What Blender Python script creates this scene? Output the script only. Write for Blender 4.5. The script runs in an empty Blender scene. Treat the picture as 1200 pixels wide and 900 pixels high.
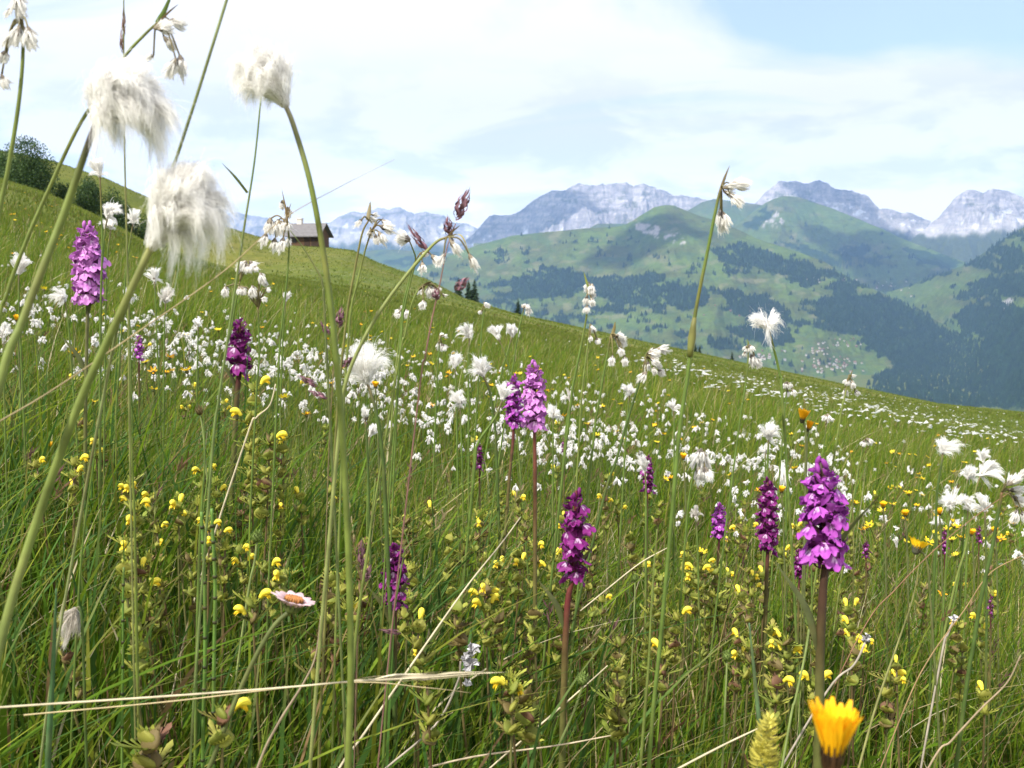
HAZE = 6.1e-5
import bpy, math, random
import numpy as np
from mathutils import Vector, Matrix, Quaternion

R = random.Random(11)
NR = np.random.default_rng(11)
SC = bpy.context.scene
COL = SC.collection
rad = math.radians

# ------------------------------------------------------------------ camera frame
TH = math.atan((450 - 320) / 1200.0)          # pitch; world z = 0 is the camera's own level
CT, ST = math.cos(TH), math.sin(TH)


def px2uv(px, py):
    """photo pixel -> (x/y, z/y) of its ray in the world"""
    u = (px - 600) / 1200.0
    w = (450 - py) / 1200.0
    k = CT + w * ST
    return u / k, (-ST + w * CT) / k


def P(px, py, Y):
    U, V = px2uv(px, py)
    return Vector((U * Y, Y, V * Y))


def uv2px(U, V):
    """inverse of px2uv, for arrays"""
    w = (V * CT + ST) / (CT - V * ST)
    k = CT + w * ST
    return 600 + 1200 * U * k, 450 - 1200 * w


# ------------------------------------------------------------------ noise
def vnoise(x, y, seed=0):
    x = np.asarray(x, float); y = np.asarray(y, float)
    xi = np.floor(x).astype(np.int64); yi = np.floor(y).astype(np.int64)
    fx = x - xi; fy = y - yi
    fx = fx * fx * (3 - 2 * fx); fy = fy * fy * (3 - 2 * fy)

    def h(a, b):
        n = (a * 374761393 + b * 668265263 + seed * 144665) & 0xffffffff
        n = ((n ^ (n >> 13)) * 1274126177) & 0xffffffff
        n = n ^ (n >> 16)
        return n / 4294967295.0
    a = h(xi, yi); b = h(xi + 1, yi); c = h(xi, yi + 1); d = h(xi + 1, yi + 1)
    return (a + (b - a) * fx) * (1 - fy) + (c + (d - c) * fx) * fy


def fbm(x, y, seed=0, octv=5, gain=.5):
    s = 0; a = 1.0; t = 0
    for i in range(octv):
        s = s + a * (vnoise(x, y, seed + i * 17) * 2 - 1); t += a
        x = x * 2.03 + 3.1; y = y * 2.03 - 1.7; a *= gain
    return s / t


def ridged(x, y, seed=0, octv=5):
    s = 0; a = 1.0; t = 0
    for i in range(octv):
        n = 1 - np.abs(vnoise(x, y, seed + i * 13) * 2 - 1)
        s = s + a * n * n; t += a
        x = x * 2.1 + 1.3; y = y * 2.1 + 2.9; a *= .5
    return s / t


def sstep(a, b, x):
    t = np.clip((np.asarray(x, float) - a) / (b - a), 0, 1)
    return t * t * (3 - 2 * t)


# ------------------------------------------------------------------ object helpers
def set_props(o, label=None, cat=None, group=None, kind=None):
    if label: o['label'] = label
    if cat: o['category'] = cat
    if group: o['group'] = group
    if kind: o['kind'] = kind
    return o


def link(o, parent=None):
    COL.objects.link(o)
    if parent is not None: o.parent = parent
    return o


def thing(name, loc, label, cat, group=None):
    o = bpy.data.objects.new(name, None)
    o.empty_display_size = .05
    link(o); o.location = loc
    return set_props(o, label, cat, group)


def np_mesh(name, V, F, mats, col=None, mi=None, smooth=True):
    """V (n,3), F (m,k) all faces the same size; col (n,3)"""
    V = np.ascontiguousarray(V, dtype=np.float32); F = np.ascontiguousarray(F, dtype=np.int32)
    me = bpy.data.meshes.new(name)
    m, k = F.shape
    me.vertices.add(len(V)); me.vertices.foreach_set('co', V.ravel())
    me.loops.add(m * k); me.loops.foreach_set('vertex_index', F.ravel())
    me.polygons.add(m)
    me.polygons.foreach_set('loop_start', np.arange(0, m * k, k, dtype=np.int32))
    try: me.polygons.foreach_set('loop_total', np.full(m, k, dtype=np.int32))
    except Exception: pass
    for x in mats: me.materials.append(x)
    if mi is not None: me.polygons.foreach_set('material_index', np.ascontiguousarray(mi, dtype=np.int32))
    me.polygons.foreach_set('use_smooth', np.full(m, bool(smooth)))
    if col is not None:
        a = me.attributes.new('Col', 'FLOAT_COLOR', 'POINT')
        c = np.ones((len(V), 4), dtype=np.float32); c[:, :3] = col
        a.data.foreach_set('color', c.ravel())
    me.update(calc_edges=True)
    return me


def np_obj(name, V, F, mats, col=None, mi=None, parent=None, base=None, smooth=True):
    if base is not None: V = np.asarray(V) - np.array(base)[None, :]
    return link(bpy.data.objects.new(name, np_mesh(name, V, F, mats, col, mi, smooth)), parent)


def catmull(pts, n):
    pts = [Vector(p) for p in pts]
    if len(pts) == 2:
        return [pts[0].lerp(pts[1], i / n) for i in range(n + 1)]
    q = [pts[0] * 2 - pts[1]] + pts + [pts[-1] * 2 - pts[-2]]
    out = []
    for i in range(len(pts) - 1):
        a, b, c, d = q[i:i + 4]
        for j in range(n):
            t = j / n
            out.append(.5 * ((2 * b) + (c - a) * t + (2 * a - 5 * b + 4 * c - d) * t * t + (3 * b - a - 3 * c + d) * t ** 3))
    out.append(pts[-1])
    return out


class MB:
    """collects tubes, blades and loose faces, then links them as ONE mesh object"""

    def __init__(self):
        self.v = []; self.f = []; self.m = []; self.c = []

    def add(self, vs, fs, mi=0, col=(1, 1, 1)):
        n = len(self.v)
        self.v += [tuple(p) for p in vs]
        self.c += (list(col) if isinstance(col, list) else [col] * len(vs))
        self.f += [tuple(i + n for i in f) for f in fs]
        self.m += [mi] * len(fs)

    def tube(self, pts, rads, n=7, mi=0, col=(1, 1, 1), cap=True, flat=1.0):
        pts = [Vector(p) for p in pts]; k = len(pts)
        if not hasattr(rads, '__len__'): rads = [rads] * k
        if len(rads) != k: rads = [float(np.interp(i / (k - 1), np.linspace(0, 1, len(rads)), rads)) for i in range(k)]
        vs = []; fs = []
        t = (pts[1] - pts[0]).normalized()
        s = t.orthogonal().normalized()
        for i, p in enumerate(pts):
            t = (pts[min(i + 1, k - 1)] - pts[max(i - 1, 0)])
            t = t.normalized() if t.length > 1e-9 else Vector((0, 0, 1))
            s = s - t * s.dot(t)
            s = s.normalized() if s.length > 1e-6 else t.orthogonal().normalized()
            b = t.cross(s)
            for j in range(n):
                a = 2 * math.pi * j / n
                vs.append(p + (s * math.cos(a) + b * math.sin(a) * flat) * rads[i])
        for i in range(k - 1):
            for j in range(n):
                fs.append((i * n + j, i * n + (j + 1) % n, (i + 1) * n + (j + 1) % n, (i + 1) * n + j))
        if cap:
            fs.append(tuple(range(n - 1, -1, -1))); fs.append(tuple((k - 1) * n + j for j in range(n)))
        self.add(vs, fs, mi, col)

    def blade(self, pts, widths, side=None, mi=0, fold=.25, col=(1, 1, 1)):
        """a leaf: three verts a row, folded along its midrib"""
        pts = [Vector(p) for p in pts]; k = len(pts)
        if not hasattr(widths, '__len__'): widths = [widths] * k
        if len(widths) != k: widths = [float(np.interp(i / (k - 1), np.linspace(0, 1, len(widths)), widths)) for i in range(k)]
        vs = []; fs = []
        for i, p in enumerate(pts):
            t = (pts[min(i + 1, k - 1)] - pts[max(i - 1, 0)]).normalized()
            s = Vector(side) if side is not None else t.orthogonal()
            s = (s - t * s.dot(t)); s = s.normalized() if s.length > 1e-6 else t.orthogonal().normalized()
            nn = t.cross(s)
            w = widths[i] * .5
            vs += [p - s * w + nn * w * fold, p, p + s * w + nn * w * fold]
        for i in range(k - 1):
            a = i * 3
            fs += [(a, a + 1, a + 4, a + 3), (a + 1, a + 2, a + 5, a + 4)]
        self.add(vs, fs, mi, col)

    def ball(self, c, r, mi=0, col=(1, 1, 1), n=8, m=5, M=None, jag=0):
        vs = []; fs = []
        c = Vector(c); rx, ry, rz = r if hasattr(r, '__len__') else (r, r, r)
        for i in range(m + 1):
            th = math.pi * i / m
            for j in range(n):
                ph = 2 * math.pi * j / n
                q = Vector((rx * math.sin(th) * math.cos(ph), ry * math.sin(th) * math.sin(ph), rz * math.cos(th)))
                if jag: q *= 1 + R.uniform(-jag, jag)
                vs.append(c + (M @ q if M is not None else q))
        for i in range(m):
            for j in range(n):
                fs.append((i * n + j, (i + 1) * n + j, (i + 1) * n + (j + 1) % n, i * n + (j + 1) % n))
        self.add(vs, fs, mi, col)

    def box(self, lo, hi, mi=0, col=(1, 1, 1)):
        x0, y0, z0 = lo; x1, y1, z1 = hi
        vs = [(x0, y0, z0), (x1, y0, z0), (x1, y1, z0), (x0, y1, z0), (x0, y0, z1), (x1, y0, z1), (x1, y1, z1), (x0, y1, z1)]
        self.add(vs, [(0, 3, 2, 1), (4, 5, 6, 7), (0, 1, 5, 4), (1, 2, 6, 5), (2, 3, 7, 6), (3, 0, 4, 7)], mi, col)

    def mesh(self, name, mats, base=(0, 0, 0), smooth=True):
        me = bpy.data.meshes.new(name)
        b = Vector(base)
        me.from_pydata([Vector(p) - b for p in self.v], [], self.f)
        for x in (mats if isinstance(mats, (list, tuple)) else [mats]): me.materials.append(x)
        me.polygons.foreach_set('material_index', self.m)
        me.polygons.foreach_set('use_smooth', [smooth] * len(self.f))
        a = me.attributes.new('Col', 'FLOAT_COLOR', 'POINT')
        c = np.ones((len(self.v), 4), dtype=np.float32); c[:, :3] = np.array(self.c, dtype=np.float32)
        a.data.foreach_set('color', c.ravel())
        me.update()
        return me

    def obj(self, name, mats, parent=None, base=(0, 0, 0), smooth=True):
        return link(bpy.data.objects.new(name, self.mesh(name, mats, base, smooth)), parent)


# ------------------------------------------------------------------ materials
def new_mat(name):
    m = bpy.data.materials.new(name); m.use_nodes = True
    nt = m.node_tree; nt.nodes.clear()
    return m, nt, nt.nodes.new, nt.links.new


def leafy(name, color=(1, 1, 1), trans=.35, rough=.55, spec=.25, var=.25, scale=60.0, attr=True, blot=None):
    """plant tissue: attribute colour times a mottled tint, partly let through by the light"""
    m, nt, N, L = new_mat(name)
    out = N('ShaderNodeOutputMaterial')
    bs = N('ShaderNodeBsdfPrincipled'); bs.inputs['Roughness'].default_value = rough
    bs.inputs['Specular IOR Level'].default_value = spec
    tr = N('ShaderNodeBsdfTranslucent')
    mx = N('ShaderNodeMixShader'); mx.inputs[0].default_value = trans
    no = N('ShaderNodeTexNoise'); no.inputs['Scale'].default_value = scale; no.inputs['Detail'].default_value = 3
    tc = N('ShaderNodeTexCoord'); L(tc.outputs['Object'], no.inputs['Vector'])
    mr = N('ShaderNodeMapRange'); mr.inputs[1].default_value = .3; mr.inputs[2].default_value = .7
    mr.inputs[3].default_value = 1 - var; mr.inputs[4].default_value = 1 + var
    L(no.outputs['Fac'], mr.inputs[0])
    base = N('ShaderNodeMix'); base.data_type = 'RGBA'; base.blend_type = 'MULTIPLY'; base.inputs[0].default_value = 1
    base.inputs[6].default_value = (*color, 1)
    if attr:
        at = N('ShaderNodeAttribute'); at.attribute_name = 'Col'
        L(at.outputs['Color'], base.inputs[7])
    else:
        base.inputs[7].default_value = (1, 1, 1, 1)
    sc = N('ShaderNodeVectorMath'); sc.operation = 'SCALE'
    src = base.outputs[2]
    if blot:                                  # age: browned blotches with a shape of their own
        n2 = N('ShaderNodeTexNoise'); n2.inputs['Scale'].default_value = blot[0]; n2.inputs['Detail'].default_value = 5
        L(tc.outputs['Object'], n2.inputs['Vector'])
        m2 = N('ShaderNodeMapRange'); m2.inputs[1].default_value = .52; m2.inputs[2].default_value = .72; m2.inputs[4].default_value = blot[2]
        L(n2.outputs['Fac'], m2.inputs[0])
        b2 = N('ShaderNodeMix'); b2.data_type = 'RGBA'; L(m2.outputs[0], b2.inputs[0]); L(src, b2.inputs[6]); b2.inputs[7].default_value = (*blot[1], 1)
        src = b2.outputs[2]
    L(src, sc.inputs[0]); L(mr.outputs[0], sc.inputs['Scale'])
    L(sc.outputs[0], bs.inputs['Base Color']); L(sc.outputs[0], tr.inputs['Color'])
    L(bs.outputs[0], mx.inputs[1]); L(tr.outputs[0], mx.inputs[2]); L(mx.outputs[0], out.inputs[0])
    return m


def solid(name, color, rough=.8, var=.2, scale=8.0, stretch=(1, 1, 1), bump=0.0, attr=False, spec=.2):
    m, nt, N, L = new_mat(name)
    out = N('ShaderNodeOutputMaterial')
    bs = N('ShaderNodeBsdfPrincipled'); bs.inputs['Roughness'].default_value = rough
    bs.inputs['Specular IOR Level'].default_value = spec
    tc = N('ShaderNodeTexCoord'); mp = N('ShaderNodeMapping'); mp.inputs['Scale'].default_value = stretch
    L(tc.outputs['Object'], mp.inputs[0])
    no = N('ShaderNodeTexNoise'); no.inputs['Scale'].default_value = scale; no.inputs['Detail'].default_value = 6
    L(mp.outputs[0], no.inputs['Vector'])
    mr = N('ShaderNodeMapRange'); mr.inputs[1].default_value = .3; mr.inputs[2].default_value = .7
    mr.inputs[3].default_value = 1 - var; mr.inputs[4].default_value = 1 + var
    L(no.outputs['Fac'], mr.inputs[0])
    sc = N('ShaderNodeVectorMath'); sc.operation = 'SCALE'
    if attr:
        at = N('ShaderNodeAttribute'); at.attribute_name = 'Col'; L(at.outputs['Color'], sc.inputs[0])
    else:
        sc.inputs[0].default_value = color
    L(mr.outputs[0], sc.inputs['Scale']); L(sc.outputs[0], bs.inputs['Base Color'])
    if bump:
        bp = N('ShaderNodeBump'); bp.inputs['Strength'].default_value = bump
        L(no.outputs['Fac'], bp.inputs['Height']); L(bp.outputs[0], bs.inputs['Normal'])
    L(bs.outputs[0], out.inputs[0])
    return m
# ------------------------------------------------------------------ camera, light, sky
cam = bpy.data.objects.new('camera', bpy.data.cameras.new('camera')); link(cam)
cam.data.sensor_width = 36; cam.data.lens = 36; cam.data.clip_start = .02; cam.data.clip_end = 60000
cam.rotation_euler = (math.pi / 2 - TH, 0, 0)
cam.data.dof.use_dof = True; cam.data.dof.focus_distance = 1.15; cam.data.dof.aperture_fstop = 26
SC.camera = cam

SUN_EL, SUN_AZ = 50, 228          # azimuth of the sun, degrees clockwise from +Y (behind the camera, to its left)
sd = Vector((math.sin(rad(SUN_AZ)) * math.cos(rad(SUN_EL)), math.cos(rad(SUN_AZ)) * math.cos(rad(SUN_EL)), math.sin(rad(SUN_EL))))
sun = bpy.data.objects.new('sun', bpy.data.lights.new('sun', 'SUN')); link(sun)
sun.data.energy = 4.7; sun.data.angle = rad(1.5); sun.data.color = (1, .95, .87)
sun.rotation_euler = (-sd).to_track_quat('-Z', 'Y').to_euler()

W = bpy.data.worlds.new('World'); SC.world = W; W.use_nodes = True
nt = W.node_tree; nt.nodes.clear(); N = nt.nodes.new; L = nt.links.new
wo = N('ShaderNodeOutputWorld'); bg = N('ShaderNodeBackground'); bg.inputs['Strength'].default_value = .12
sky = N('ShaderNodeTexSky'); sky.sky_type = 'NISHITA'; sky.sun_disc = False
sky.sun_elevation = rad(SUN_EL); sky.sun_rotation = rad(SUN_AZ); sky.altitude = 1700; sky.air_density = 1.0; sky.dust_density = 1.0; sky.ozone_density = 1
tc = N('ShaderNodeTexCoord'); sx = N('ShaderNodeSeparateXYZ'); L(tc.outputs['Generated'], sx.inputs[0])


def M(op, a, b=None, clamp=False):
    n = N('ShaderNodeMath'); n.operation = op; n.use_clamp = clamp
    for i, x in enumerate((a, b)):
        if x is None: continue
        if isinstance(x, (int, float)): n.inputs[i].default_value = x
        else: L(x, n.inputs[i])
    return n.outputs[0]


def ss(x, a, b):
    n = N('ShaderNodeMapRange'); n.interpolation_type = 'SMOOTHSTEP'; n.inputs[1].default_value = a; n.inputs[2].default_value = b
    L(x, n.inputs[0]); return n.outputs[0]


zz = M('MAXIMUM', sx.outputs['Z'], 0.0)
den = M('ADD', zz, .10)
cx = M('DIVIDE', sx.outputs['X'], den); cy = M('DIVIDE', sx.outputs['Y'], den)
cv = N('ShaderNodeCombineXYZ'); L(cx, cv.inputs[0]); L(cy, cv.inputs[1]); L(M('MULTIPLY', zz, 2.0), cv.inputs[2])


def wn(scale, detail, dist, off, rough=.55, src=None):
    mp = N('ShaderNodeMapping'); mp.inputs['Location'].default_value = off
    L(src or cv.outputs[0], mp.inputs[0])
    n = N('ShaderNodeTexNoise'); n.inputs['Scale'].default_value = scale; n.inputs['Detail'].default_value = detail
    n.inputs['Distortion'].default_value = dist; n.inputs['Roughness'].default_value = rough
    L(mp.outputs[0], n.inputs['Vector']); return n.outputs['Fac']


# high thin cloud: open blue streaks overhead, closing to white lower down
hi = wn(.62, 6, .7, (3.3, 1.7, 0), .55)
low = ss(zz, .23, .13)
cov = M('ADD', ss(hi, .36, .60), M('MULTIPLY', low, .9), True)
cov = M('MAXIMUM', cov, .25)
# cumulus banks near the skyline, with their grey undersides: looked up by direction so they keep their height
dv = N('ShaderNodeCombineXYZ'); L(sx.outputs['X'], dv.inputs[0]); L(sx.outputs['Y'], dv.inputs[1]); L(M('MULTIPLY', sx.outputs['Z'], 2.9), dv.inputs[2])
cu = wn(7.5, 8, .35, (.4, 2.2, .35), .55, dv.outputs[0])
cu2 = wn(7.5, 8, .35, (.4, 2.2, .28), .55, dv.outputs[0])        # the same bank read a little higher: dark where cloud lies above
grey = M('MULTIPLY', M('MULTIPLY', M('SUBTRACT', 1.0, ss(cu, .40, .53)), ss(zz, .235, .10)), .95)
bulge = M('MULTIPLY', ss(M('SUBTRACT', cu2, cu), -.02, .14), M('MULTIPLY', ss(zz, .235, .10), .75))
grey = M('MAXIMUM', grey, bulge, True)
cc = N('ShaderNodeMix'); cc.data_type = 'RGBA'; cc.inputs[6].default_value = (6.5, 6.2, 6.05, 1); cc.inputs[7].default_value = (4.7, 4.75, 5.1, 1)
L(grey, cc.inputs[0])
bank = M('ADD', M('ADD', 1.0, M('MULTIPLY', ss(zz, .17, .05), .60)), M('MULTIPLY', ss(zz, .32, .55), .75))          # sunlit banks low over the ranges; unseen overhead cloud brightened as added fill light
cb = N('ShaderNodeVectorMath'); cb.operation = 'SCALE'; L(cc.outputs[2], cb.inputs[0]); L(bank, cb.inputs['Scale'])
sk = N('ShaderNodeVectorMath'); sk.operation = 'SCALE'; sk.inputs['Scale'].default_value = 1.12; L(sky.outputs[0], sk.inputs[0])
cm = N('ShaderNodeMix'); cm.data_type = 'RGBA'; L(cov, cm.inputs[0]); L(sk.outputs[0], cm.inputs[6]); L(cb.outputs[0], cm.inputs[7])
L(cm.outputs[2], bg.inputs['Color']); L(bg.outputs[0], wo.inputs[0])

SC.view_settings.view_transform = 'Standard'; SC.view_settings.look = 'None'; SC.view_settings.gamma = 1; SC.view_settings.exposure = 0.78
cy_ = SC.cycles
SC.render.engine = 'CYCLES'
cy_.use_denoising = True
try: cy_.denoiser = 'OPENIMAGEDENOISE'
except Exception: pass
cy_.max_bounces = 7; cy_.diffuse_bounces = 3; cy_.glossy_bounces = 2; cy_.transmission_bounces = 4; cy_.volume_bounces = 1; cy_.transparent_max_bounces = 8
cy_.caustics_reflective = False; cy_.caustics_refractive = False
cy_.use_adaptive_sampling = False

# ------------------------------------------------------------------ the meadow: one sheet from the camera's feet to the valley
H0 = .50
_k1 = [(-300, 120), (0, 197), (47, 212), (108, 238), (172, 272), (260, 300), (330, 314), (442, 330), (545, 352), (600, 364), (800, 408), (1000, 451), (1100, 470), (1200, 481), (1500, 512)]
_k2 = [(-300, 120), (0, 172), (62, 184), (123, 205), (175, 229), (270, 263), (340, 283), (385, 285.5), (413, 289), (442, 304), (467, 313), (500, 324), (545, 347), (600, 363), (800, 407), (1000, 450), (1100, 470), (1200, 480), (1500, 512)]
K1 = np.array([px2uv(*k) for k in _k1]); K2 = np.array([px2uv(*k) for k in _k2])


def lin(U, K):
    U = np.asarray(U, float)
    v = np.interp(U, K[:, 0], K[:, 1])
    s0 = (K[1, 1] - K[0, 1]) / (K[1, 0] - K[0, 0]); s1 = (K[-1, 1] - K[-2, 1]) / (K[-1, 0] - K[-2, 0])
    v = np.where(U < K[0, 0], K[0, 1] + s0 * (U - K[0, 0]), v)
    return np.where(U > K[-1, 0], K[-1, 1] + s1 * (U - K[-1, 0]), v)


PA, PB = -.215, -.033


def gz(x, y):
    x = np.asarray(x, float); y = np.asarray(y, float)
    plane = PA * x + PB * y
    yy = np.maximum(y, 1.0)
    U = np.clip(x / yy, -1.1, 1.1)
    V1 = lin(U, K1); V2 = lin(U, K2)
    far = sstep(62, 135, y)
    V = V1 * (1 - far) + V2 * far
    w = sstep(4, 30, y)
    crest = 172 + 25 * np.sin(U * 5) + 30 * np.clip(U, -.3, .6)
    z = plane * (1 - w) + w * yy * V
    z = z - 3.4 * np.exp(-((y - 84) / 17) ** 2) * sstep(-.20, -.33, U)          # hollow where the bushes stand
    z = z - .5 * np.exp(-((y - 32) / 9) ** 2) * sstep(0, .3, U)
    amp = .02 + .22 * sstep(8, 70, y)
    z = z + amp * fbm(x * .06 + 9, y * .05, 3, 4) * sstep(3, 12, y) + .05 * (fbm(x * .9, y * .9, 5, 3)) * sstep(.6, 2.5, y)
    d = np.maximum(y - crest, 0)
    z = z - .0016 * d ** 2 / (1 + d * .0028)                                       # over the crest and down
    z = np.maximum(z, -440 + 25 * fbm(x * .0009, y * .0009, 8, 3) + np.maximum(y - 5200, 0) * .055)
    return z - H0


def gz1(x, y): return float(gz(np.array([x]), np.array([y]))[0])


ys = np.concatenate([np.linspace(-8, .2, 10), np.linspace(.3, 12, 90), np.geomspace(12.2, 260, 190), np.geomspace(265, 16000, 150)])
sp = np.linspace(-1, 1, 331); sp = np.sign(sp) * np.abs(sp) ** 1.15
SX, YY = np.meshgrid(sp, ys)
XX = SX * (np.maximum(YY, 0) * 1.05 + 7)
ZZ = gz(XX, YY)


def grid_faces(r, c):
    i = np.arange(r - 1)[:, None] * c + np.arange(c - 1)[None, :]
    i = i.ravel()
    return np.stack([i, i + 1, i + c + 1, i + c], 1)


m, nt, N, L = new_mat('meadow_soil_and_turf')
out = N('ShaderNodeOutputMaterial'); bs = N('ShaderNodeBsdfPrincipled'); bs.inputs['Roughness'].default_value = .9; bs.inputs['Specular IOR Level'].default_value = .1
tc = N('ShaderNodeTexCoord')


def tn(scale, detail, stretch=(1, 1, 1), rough=.6):
    mp = N('ShaderNodeMapping'); mp.inputs['Scale'].default_value = stretch; L(tc.outputs['Object'], mp.inputs[0])
    n = N('ShaderNodeTexNoise'); n.inputs['Scale'].default_value = scale; n.inputs['Detail'].default_value = detail; n.inputs['Roughness'].default_value = rough
    L(mp.outputs[0], n.inputs['Vector']); return n.outputs['Fac']


def ramp(fac, stops):
    r = N('ShaderNodeValToRGB'); e = r.color_ramp.elements
    while len(e) < len(stops): e.new(.5)
    for k, (p, c) in zip(e, stops): k.position = p; k.color = (*c, 1)
    L(fac, r.inputs[0]); return r.outputs[0]


def mixc(f, a, b, mode='MIX'):
    n = N('ShaderNodeMix'); n.data_type = 'RGBA'; n.blend_type = mode
    for i, x in ((0, f), (6, a), (7, b)):
        if isinstance(x, (int, float)): n.inputs[i].default_value = x
        elif isinstance(x, tuple): n.inputs[i].default_value = (*x, 1)
        else: L(x, n.inputs[i])
    return n.outputs[2]


big = ramp(tn(.045, 6, (1, .55, 1)), [(.25, (.052, .082, .010)), (.42, (.078, .104, .014)), (.58, (.104, .112, .020)), (.75, (.130, .112, .032))])
fine = ramp(tn(.9, 8, (1, .5, 1), .75), [(.3, (.55, .6, .5)), (.5, (1, 1, 1)), (.72, (1.45, 1.35, 1.2))])
c1 = mixc(1.0, big, fine, 'MULTIPLY')
fl = tn(6.5, 2, (1, .35, 1), .5)
band = tn(.03, 3, (.6, 1.4, 1))
fm = N('ShaderNodeMath'); fm.operation = 'MULTIPLY'
r1 = ramp(fl, [(.60, (0, 0, 0)), (.70, (1, 1, 1))]); r2 = ramp(band, [(.50, (0, 0, 0)), (.62, (1, 1, 1))])
L(r1, fm.inputs[0]); L(r2, fm.inputs[1])
fm2 = N('ShaderNodeMath'); fm2.operation = 'MULTIPLY'; fm2.inputs[1].default_value = .45; L(fm.outputs[0], fm2.inputs[0])
c2 = mixc(fm2.outputs[0], c1, (.5, .5, .42))
L(c2, bs.inputs['Base Color'])
bp = N('ShaderNodeBump'); bp.inputs['Strength'].default_value = .6; bp.inputs['Distance'].default_value = .25; L(tn(3.0, 6, (1, .6, 1), .7), bp.inputs['Height']); L(bp.outputs[0], bs.inputs['Normal'])
L(bs.outputs[0], out.inputs[0])
MEADOW = m
o = np_obj('meadow_ground', np.stack([XX.ravel(), YY.ravel(), ZZ.ravel()], 1), grid_faces(*XX.shape), [m])
set_props(o, kind='structure')

# ------------------------------------------------------------------ mountains: each massif a heightfield at its own distance
rock_m, nt, N, L = new_mat('mountain_surface')
out = N('ShaderNodeOutputMaterial'); bs = N('ShaderNodeBsdfPrincipled'); bs.inputs['Roughness'].default_value = .95; bs.inputs['Specular IOR Level'].default_value = .05
tc = N('ShaderNodeTexCoord'); at = N('ShaderNodeAttribute'); at.attribute_name = 'Col'
nz = ramp(tn(.02, 9, (1, 1, 2.2), .7), [(.28, (.62, .62, .64)), (.5, (1, 1, 1)), (.72, (1.35, 1.33, 1.28))])
L(mixc(1.0, at.outputs['Color'], nz, 'MULTIPLY'), bs.inputs['Base Color'])
bp = N('ShaderNodeBump'); bp.inputs['Strength'].default_value = .7; bp.inputs['Distance'].default_value = 25; L(tn(.025, 8, (1, 1, .5), .7), bp.inputs['Height']); L(bp.outputs[0], bs.inputs['Normal'])
L(bs.outputs[0], out.inputs[0])


def poly_mask(px, py, poly):
    """inside test for a picture-space outline (where woods, scree and pastures lie)"""
    px = np.asarray(px); py = np.asarray(py); ins = np.zeros(px.shape, bool)
    n = len(poly)
    for i in range(n):
        x0, y0 = poly[i]; x1, y1 = poly[(i + 1) % n]
        c = ((y0 > py) != (y1 > py)) & (px < (x1 - x0) * (py - y0) / (y1 - y0 + 1e-9) + x0)
        ins ^= c
    return ins


class Ridge:
    def __init__(s, knots, dist, front, back, slope, amp, wl, seed, rdg, prof=1.0, jag=0, jagwl=120):
        K = np.array([px2uv(*k) for k in knots]); s.K = K
        s.D = np.array([(px2uv(a, 320)[0], d) for a, d in dist])
        s.front, s.back, s.slope, s.amp, s.wl, s.seed, s.rdg, s.prof, s.jag, s.jagwl = front, back, slope, amp, wl, seed, rdg, prof, jag, jagwl

    def height(s, U, r):
        D = np.interp(U, s.D[:, 0], s.D[:, 1]); V = lin(U, s.K)
        x = U * r
        t = r - D
        f = np.clip(-t / s.front, 0, 1.5)
        drop = np.where(t < 0, s.slope * s.front * (f ** s.prof), .9 * t)
        n2 = ridged(x / (s.wl * .28), r / (s.wl * .28) * .35, s.seed + 90, 4) - .5
        env = .06 + sstep(0, .22, f) * .94
        env = np.where(t > 0, .3, env)
        n = (ridged(x / s.wl, r / s.wl * .55, s.seed) * 2 - .9) * s.rdg + fbm(x / s.wl * .7, r / s.wl * .7, s.seed + 40, 6) * (1 - s.rdg)
        z = V * D - drop + s.amp * (n + (.55 * s.rdg ** 2) * n2) * env
        if s.jag: z = z + s.jag * (ridged(x / s.jagwl, r * .0004, s.seed + 7, 4) - .55) * (1 - sstep(.05, .3, f)) 
        return z

    def grid(s, px0, px1, nu, nr):
        us = np.array([px2uv(a, 320)[0] for a in np.linspace(px0, px1, nu)])
        ts = np.concatenate([-s.front * 1.15 * np.linspace(1, 0, nr) ** 1.25, np.linspace(0, s.back, 12)[1:]])
        U, T = np.meshgrid(us, ts)
        D = np.interp(U, s.D[:, 0], s.D[:, 1])
        r = D + T
        z = s.height(U, r)
        return U, r, z


FOREST_COL = np.array([.014, .030, .012]); PAST = np.array([.084, .124, .024]); OLIVE = np.array([.070, .084, .022])
ROCK = np.array([.26, .24, .25]); PALE = np.array([.42, .39, .37]); DKROCK = np.array([.13, .13, .145])


def slope_of(U, r, z):
    x = U * r
    gx = np.gradient(z, axis=1) / (np.gradient(x, axis=1) + 1e-6)
    gr = np.gradient(z, axis=0) / (np.gradient(r, axis=0) + 1e-6)
    return np.sqrt(gx * gx + gr * gr)


def mixv(a, b, f): return a * (1 - f[..., None]) + b * f[..., None]


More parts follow.
